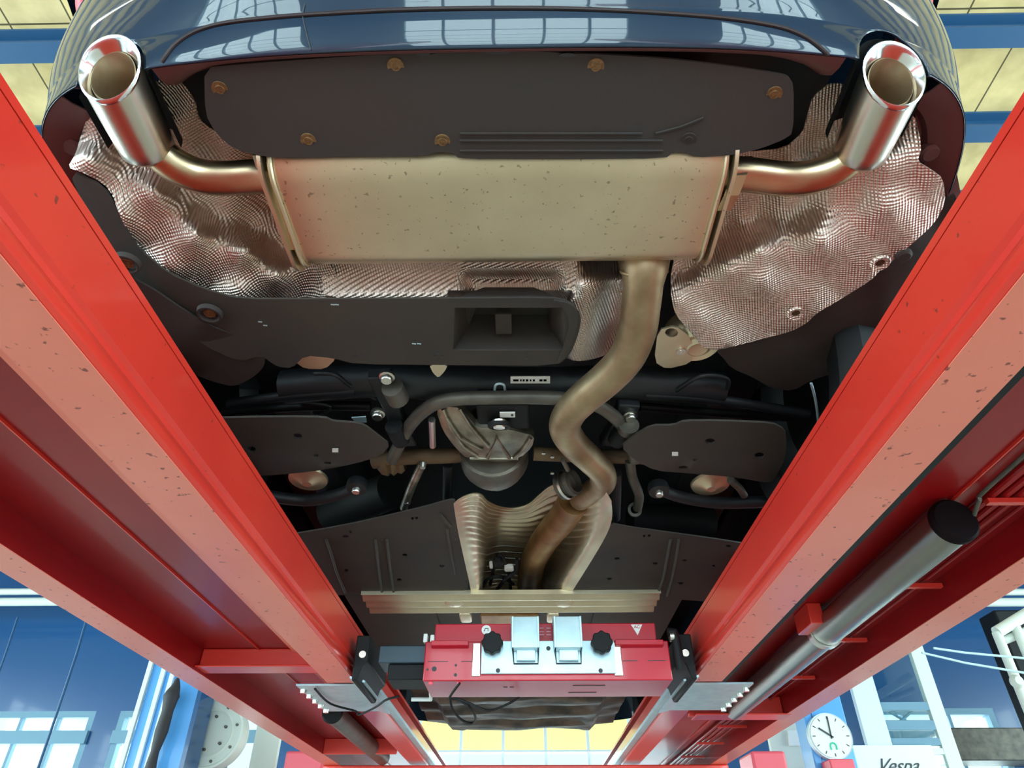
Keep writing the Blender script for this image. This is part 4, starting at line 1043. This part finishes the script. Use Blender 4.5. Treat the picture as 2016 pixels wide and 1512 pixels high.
part('centre_marks', (lambda bm: [box(bm, JX(1064 + 14 * i), JX(1073 + 14 * i), YJ + .028, YJ + .03, JZ(y + 2, YJ + .03), JZ(y, YJ + .03)) for i in (0, 1) for y in (1236, 1243, 1249)] and bm)(bmesh.new()), mat('pink_marks', (.8, .35, .45), .5), jk, smooth=False)
# black telescopic arm on the left and carriages on both rails
tl_ = part('telescopic_arm', B(JX(740), xl + .01, YJ + .03, YJ + .14, JZ(1298), JZ(1263)), M['slate'], jk, bevel=.003, label='dark slate telescopic arm')
part('arm_step', B(JX(760), xl + .01, YJ + .04, YJ + .16, JZ(1330), JZ(1298) - .001), M['black'], tl_, bevel=.003)
part('roller', B(JX(828), JX(836), YJ + .02, YJ + .05, JZ(1259), JZ(1242)), M['white'], jk, bevel=.002)
part('roller', B(JX(842), JX(850), YJ + .02, YJ + .05, JZ(1259), JZ(1244)), M['white'], jk, bevel=.002)
for sg in (-1, 1):
    pr = [(sg * .44, .585), (sg * .480, .585), (sg * .480, .462), (sg * .466, .462), (sg * .455, .50), (sg * .44, .515)]
    cg = part('carriage', PR(pr, YJ + .04, YJ + .34), M['black'], jk, bevel=.003, label='dark end carriage on the rail')
    part('carriage_angle', PR([(sg * .455, .470), (sg * .50, .482), (sg * .50, .488), (sg * .455, .476)], YJ + .1, YJ + .55), M['zinc'], cg)
    part('carriage_bolt', LA([(0, -.014), (.010, -.014), (.012, 0)], (sg * .456, YJ + .045, .53), (0, 1, 0), 12), M['bolt'], cg)
part('release_handle', T([(JX(1322), YJ, JZ(1246)), (JX(1334), YJ, JZ(1246)), (JX(1336), YJ, JZ(1262)), (JX(1338), YJ, JZ(1320))], .013, seg=14), M['black'], jk, label='black release lever with bright collar')
part('lever_collar', T([(JX(1324), YJ, JZ(1254)), (JX(1332), YJ, JZ(1254))], .015, seg=14), M['bolt'], jk)
for x, y in ((850, 1342), (905, 1342)):
    part('air_fitting', blob((JX(x), YJ + .01, JZ(y)), .006, .006, .006, 2, 12, 8), M['pink'], jk)
part('white_lever', T([P(810, 1377, Z=.46), P(848, 1377, Z=.46), P(848, 1358, Z=.47)], .006, seg=10), M['white'], jk)
cab = T([P(x, y, Z=z) for x, y, z in ((905, 1345, .44), (885, 1374, .42), (900, 1376, .42), (925, 1385, .41), (950, 1396, .41), (970, 1398, .41), (1000, 1386, .42), (1022, 1374, .44))], .0035, seg=8, smooth=6)
single('air_hose', cab, M['black'], 'thin black hose sagging under the crimson jacking beam', 'hose')
cab = T([P(x, y, Z=z) for x, y, z in ((886, 1376, .43), (892, 1398, .41), (910, 1418, .40), (930, 1423, .40), (936, 1412, .40), (925, 1392, .41), (905, 1380, .43))], .0035, seg=8, smooth=6)
single('air_hose', cab, M['black'], 'thin black hose hanging in a loop below the jacking beam', 'hose')
cab = T([P(x, y, Z=z) for x, y, z in ((620, 1356, .49), (650, 1385, .488), (700, 1400, .48), (707, 1407, .475), (740, 1392, .47), (760, 1378, .46), (785, 1371, .46))], .0035, seg=8, smooth=6)
single('electric_cable', cab, M['black'], 'thin black cable drooping from the left platform to its rail', 'cable')

# ------------------------------------------------------------------ things beyond the lift
def gx(px, py, Y): return P(px, py, Y=Y)
# left blue post with guides
YP = 5.8
x0_ = gx(300, 1420, YP).x; x1_ = gx(378, 1420, YP).x
post = thing('lift_post', 'tall sky blue post with pale vertical rails, left of the round grey drum', 'post', ((x0_ + x1_) / 2, YP, ZF))
part('post_body', B(x0_ - .12, x1_, YP, YP + .22, ZF, 3.4), M['bluepost'], post, bevel=.01)
for px in (272, 302, 322):
    x = gx(px, 1400, YP).x; part('guide_rail', B(x - .018, x + .018, YP - .03, YP, ZF, 3.4), M['pale'] if px != 272 else M['cream'], post, bevel=.003)
part('post_edge', B(x1_ - .004, x1_ + .03, YP - .02, YP + .24, ZF, 3.4), M['bluewall'], post)
hp = [gx(350, 1335, YP - .10), gx(346, 1352, YP - .10), gx(338, 1370, YP - .10), gx(330, 1400, YP - .10), gx(318, 1440, YP - .10), gx(305, 1480, YP - .10), gx(296, 1512, YP - .10), gx(290, 1540, YP - .10)]
single('hanging_hose', T(hp, .03, radii=[.010, .035, .060, .042, .048, .030, .040, .02], seg=14, smooth=3), M['hose'], 'dark rubber bundle hanging against the sky blue post', 'hose')
# drum
dcn = gx(415, 1443, 6.1)
drum = thing('hose_drum', 'round grey-green metal drum with ringed face and small bolts', 'drum', (dcn.x, 6.1, dcn.z - .3))
R_ = .265
part('drum_face', LA([(0, 0), (.62 * R_, 0), (.62 * R_, -.012), (.66 * R_, -.016), (.70 * R_, -.010), (.90 * R_, -.010), (.93 * R_, -.024), (R_, -.024), (R_, .02), (.96 * R_, .16), (0, .16)], (dcn.x, 6.1, dcn.z), (0, 1, 0), 56), M['cream'], drum, ang=.4)
for rr2, nn in ((.80, 8), (.46, 6)):
    for k in range(nn):
        a = 2 * PI * (k + .35) / nn
        part('bolt', LA([(0, -.02), (.011, -.02), (.013, 0)], (dcn.x + rr2 * R_ * math.cos(a), 6.098, dcn.z + rr2 * R_ * math.sin(a)), (0, 1, 0), 8), M['castdk'], drum)
part('wall_bracket', B(dcn.x - .06, dcn.x + .06, 6.2, 6.45, ZF, dcn.z), M['grey'], drum)
# free cable in front of the left wall
single('steel_cable', T([gx(172, 1215, 6.5), gx(150, 1290, 6.5), gx(110, 1410, 6.5), gx(75, 1512, 6.5), gx(40, 1620, 6.5)], .012, seg=8), M['bluebeam'], 'blue vertical cable crossing the left window', 'cable')
single('steel_cable', T([gx(35, 1215, 7), gx(10, 1290, 7), gx(-30, 1400, 7)], .010, seg=8), M['bluebeam'], 'blue vertical cable at the far left edge, over the blue wall', 'cable')
# light battens high on the left and right
for i, (py, r_, lbl) in enumerate(((1166, .04, 'upper'), (1186, .05, 'lower'))):
    for (pa_, pb_, sd) in ((-160, 160, 'left'), (1940, 2200, 'right')):
        a = gx(pa_, py, 8.3); b = gx(pb_, py, 8.3)
        single('air_duct', T([Vector((a.x, 8.3, a.z)), Vector((b.x, 8.3, a.z))], r_, seg=16), M['cream'], '%s of two pale round ducts high up at the %s' % (lbl, sd), 'duct')
# cream partition and coral boxes at the lower left
def slab(name, pxs, Y, d, m, label, cat, zlow=None, **k):
    """upright box whose face runs from the top line down to zlow"""
    pts_ = [gx(x, y, Y) for x, y in pxs]
    if zlow is not None: pts_ = pts_ + [Vector((pts_[-1].x, Y, zlow)), Vector((pts_[0].x, Y, zlow))]
    return single(name, PR([(p.x, p.z) for p in pts_], Y, Y + d), m, label, cat, smooth=False, **k)
slab('partition_panel', [(512, 1400), (560, 1400)], 6.6, .06, M['cream'], 'cream door panel standing left of the coral cabinet', 'panel', ZF)
slab('tall_cabinet', [(563, 1478), (640, 1478)], 6.2, .4, M['pink'], 'coral red cabinet behind the left platform end', 'cabinet', ZF, bevel=.02)
slab('tall_cabinet', [(1478, 1478), (1545, 1478)], 6.2, .4, M['pink'], 'coral red cabinet behind the right platform end', 'cabinet', ZF, bevel=.02)
slab('partition_panel', [(1500, 1380), (1586, 1380)], 6.9, .06, M['cream'], 'cream door panel left of the clock post', 'panel', ZF)
# clock post
YC = 6.3
a = gx(1590, 1440, YC).x; b = gx(1672, 1440, YC).x
po = thing('lift_post', 'sky blue post carrying the round wall clock', 'post', ((a + b) / 2, YC, ZF))
part('post_body', B(a, b, YC, YC + .25, ZF, 3.4), M['bluepost'], po, bevel=.01)
part('post_seam', B(a + .06, a + .066, YC - .004, YC, ZF, 3.4), M['bluewall'], po)
cc = gx(1636, 1449, YC - .06); CR = .168
ck = thing('wall_clock', 'round white clock showing ten o\'clock with a green mark', 'clock', (cc.x, YC - .06, cc.z - CR))
part('clock_case', LA([(0, 0), (CR, 0), (CR + .006, -.006), (CR + .006, .05), (0, .05)], (cc.x, YC - .05, cc.z), (0, 1, 0), 48), M['pale'], ck)
part('dial', LA([(0, 0), (CR - .008, 0), (CR - .008, .004), (0, .004)], (cc.x, YC - .058, cc.z), (0, 1, 0), 48), M['white'], ck)
def hand(ang, ln, w):
    bm = bmesh.new(); Mx = Matrix.Translation((cc.x, YC - .064, cc.z)) @ Matrix.Rotation(math.radians(ang), 4, 'Y')
    box(bm, -w / 2, w / 2, -.002, .002, -.02, ln, M=Mx); return bm
part('minute_hand', hand(2, .145, .010), M['ink'], ck, smooth=False); part('hour_hand', hand(-56, .105, .012), M['ink'], ck, smooth=False)
bm = bmesh.new()
for k in range(12):
    Mx = Matrix.Translation((cc.x, YC - .0605, cc.z)) @ Matrix.Rotation(2 * PI * k / 12, 4, 'Y'); box(bm, -.003, .003, -.001, .001, .125, .148, M=Mx)
part('hour_marks', bm, M['ink'], ck, smooth=False)
part('green_mark', T([(cc.x - .022, YC - .062, cc.z - .10), (cc.x - .022, YC - .062, cc.z - .065), (cc.x, YC - .062, cc.z - .05), (cc.x + .022, YC - .062, cc.z - .065), (cc.x + .022, YC - .062, cc.z - .10)], .006, seg=8, smooth=3), M['green'], ck)
p_ = gx(1648, 1506, YC - .1)
single('tool_tray', B(p_.x - .09, p_.x + .10, YC - .2, YC - .012, p_.z - .25, p_.z + .03), M['pink'], 'small orange red tray fixed under the clock', 'tray', bevel=.01)
# pale glazed partition right of the clock, with the lettered board
YG = 6.8
gp = thing('glazed_partition', 'pale framed glass partition right of the clock post', 'partition', (gx(1740, 1420, YG).x, YG, ZF))
def fr_(x0p, x1p, z0, z1, nm='frame_bar', m='pale', dy=.06): part(nm, B(x0p, x1p, YG, YG + dy, z0, z1), M[m], gp, bevel=.004)
xa_ = gx(1690, 1400, YG).x; xb_ = gx(1738, 1400, YG).x; xc_ = gx(1812, 1340, YG).x; xd_ = gx(1840, 1340, YG).x
zt3 = gx(1770, 1180, YG).z
fr_(xa_, xb_, ZF, zt3); fr_(xc_, xd_, ZF, zt3, m='cream')
zs = gx(1760, 1478, YG).z
fr_(xb_, xc_, zs - .03, zs + .02); 
fr_(xb_, xc_, gx(1760, 1390, YG).z - .035, gx(1760, 1390, YG).z + .035, m='grey'); fr_(xb_, xc_, gx(1760, 1425, YG).z - .05, gx(1760, 1425, YG).z + .03, m='grey'); fr_(xb_, xc_, gx(1760, 1460, YG).z - .03, gx(1760, 1460, YG).z + .03, m='grey')
part('brace_bar', T([(xb_, YG + .1, gx(1740, 1380, YG).z), (xb_ + .28, YG + .1, gx(1740, 1425, YG).z)], .012, seg=8), M['grey'], gp)
part('brace_bar', T([(xc_ - .04, YG + .1, gx(1740, 1385, YG).z), (xb_ + .12, YG + .1, gx(1740, 1425, YG).z)], .012, seg=8), M['grey'], gp)
part('glass_pane', B(xb_, xc_, YG + .02, YG + .026, ZF, zt3), M['glass'], gp, smooth=False)
sgn = gx(1767, 1507, YG - .1)
sign = single('lettered_board', B(sgn.x - .32, sgn.x + .36, YG - .06, YG - .04, sgn.z - .45, sgn.z + .16), M['white'], 'white board with black handwritten style lettering at the bottom right', 'sign', smooth=False)
sign.location.z = CZ + sgn.z - .45
text('Vespa', (sgn.x + .0, YG - .064, sgn.z), .15, PI / 2, M['ink'], sign, shear=.7, ext=.002)
# small white display box
slab('notice_box', [(1552, 1438), (1574, 1438), (1578, 1468), (1555, 1468)], 6.872, .03, M['white'], 'small white notice left of the clock post', 'notice')
# pale pipe frame on the right edge
fx = thing('pipe_frame', 'cream tube frame with a round knob at the right edge', 'frame', (gx(1985, 1350, 5.6).x, 5.6, ZF))
tp_ = gx(1962, 1245, 5.6)
part('tube', T([tp_, Vector((tp_.x, 5.6, ZF))], .035, seg=14), M['cream'], fx)
tp2 = gx(2000, 1235, 5.6)
part('tube', T([tp2, Vector((tp2.x, 5.6, ZF))], .035, seg=14), M['cream'], fx)
part('tube', T([tp_, gx(2060, 1185, 5.6)], .045, seg=14), M['cream'], fx)
part('tube', T([gx(1975, 1262, 5.65), gx(2060, 1225, 5.65)], .03, seg=14), M['cream'], fx)
kn = gx(2001, 1342, 5.5)
part('knob', LA([(0, -.04), (.03, -.04), (.045, -.02), (.05, 0), (.04, .02), (0, .02)], kn, (0, 1, 0), 20), M['cream'], fx)
single('taut_rope', T([gx(1838, 1276, 5.0), gx(1900, 1285, 5.0), gx(2060, 1300, 5.0)], .008, seg=8), M['rope'], 'upper of two pale ropes stretched across the right blue wall', 'rope')
single('taut_rope', T([gx(1815, 1285, 5.0), gx(1900, 1305, 5.0), gx(2060, 1332, 5.0)], .008, seg=8), M['rope'], 'lower of two pale ropes stretched across the right blue wall', 'rope')
single('dark_machine', B(gx(2038, 1400, 7.2).x, gx(2200, 1400, 7.2).x, 7.2, 7.5, ZF, gx(2000, 1200, 7.2).z), M['black'], 'dark machine housing behind the cream tube frame', 'machine', bevel=.02)
single('wall_shelf', B(gx(1850, 1440, 8.7).x, gx(2040, 1440, 8.7).x, 8.5, 8.95, gx(1900, 1500, 8.6).z, gx(1900, 1436, 8.6).z), M['castdk'], 'dark shelf unit under the right blue wall', 'shelf', bevel=.01)
# roller blind behind the centre window
single('roller_blind', B(-1.72, 1.72, 9.19, 9.2, 1.28, 1.70), M['blind'], 'cream translucent roller blind behind the centre window bars', 'blind', smooth=False)
# lamps under the ceiling
for i, (x, y) in enumerate(((-4.5, -1.5), (4.5, -1.5), (-4.5, 4.5), (4.5, 4.5))):
    t = thing('ceiling_lamp', 'long tube lamp hung under the %s %s part of the ceiling' % (('rear' if y < 0 else 'front'), ('left' if x < 0 else 'right')), 'lamp', (x, y, ZC - .6))
    part('lamp_housing', B(x - .08, x + .08, y - .9, y + .9, ZC - .55, ZC - .48), M['pale'], t, bevel=.005)
    part('lamp_tube', T([(x, y - .85, ZC - .58), (x, y + .85, ZC - .58)], .02, seg=12), M['lamp'], t)
    for yy in (-.7, .7): part('hanger_rod', T([(x, y + yy, ZC - .5), (x, y + yy, ZC)], .005, seg=6), M['castdk'], t)

GROUPS = {'ceiling_lamp': 'tube lamps under the ceiling', 'taut_rope': 'pale ropes at the right', 'air_duct': 'pale ducts high on the front wall side', 'lift_platform': 'platforms of the red lift',
          'tall_cabinet': 'coral cabinets behind the lift', 'steel_cable': 'blue cables at the left', 'partition_panel': 'cream door panels', 'lift_post': 'sky blue posts', 'air_hose': 'thin hoses under the jacking beam'}
for o in COL.objects:
    if o.parent is None and 'label' in o and o.name.split('.')[0] in GROUPS: o['group'] = GROUPS[o.name.split('.')[0]]
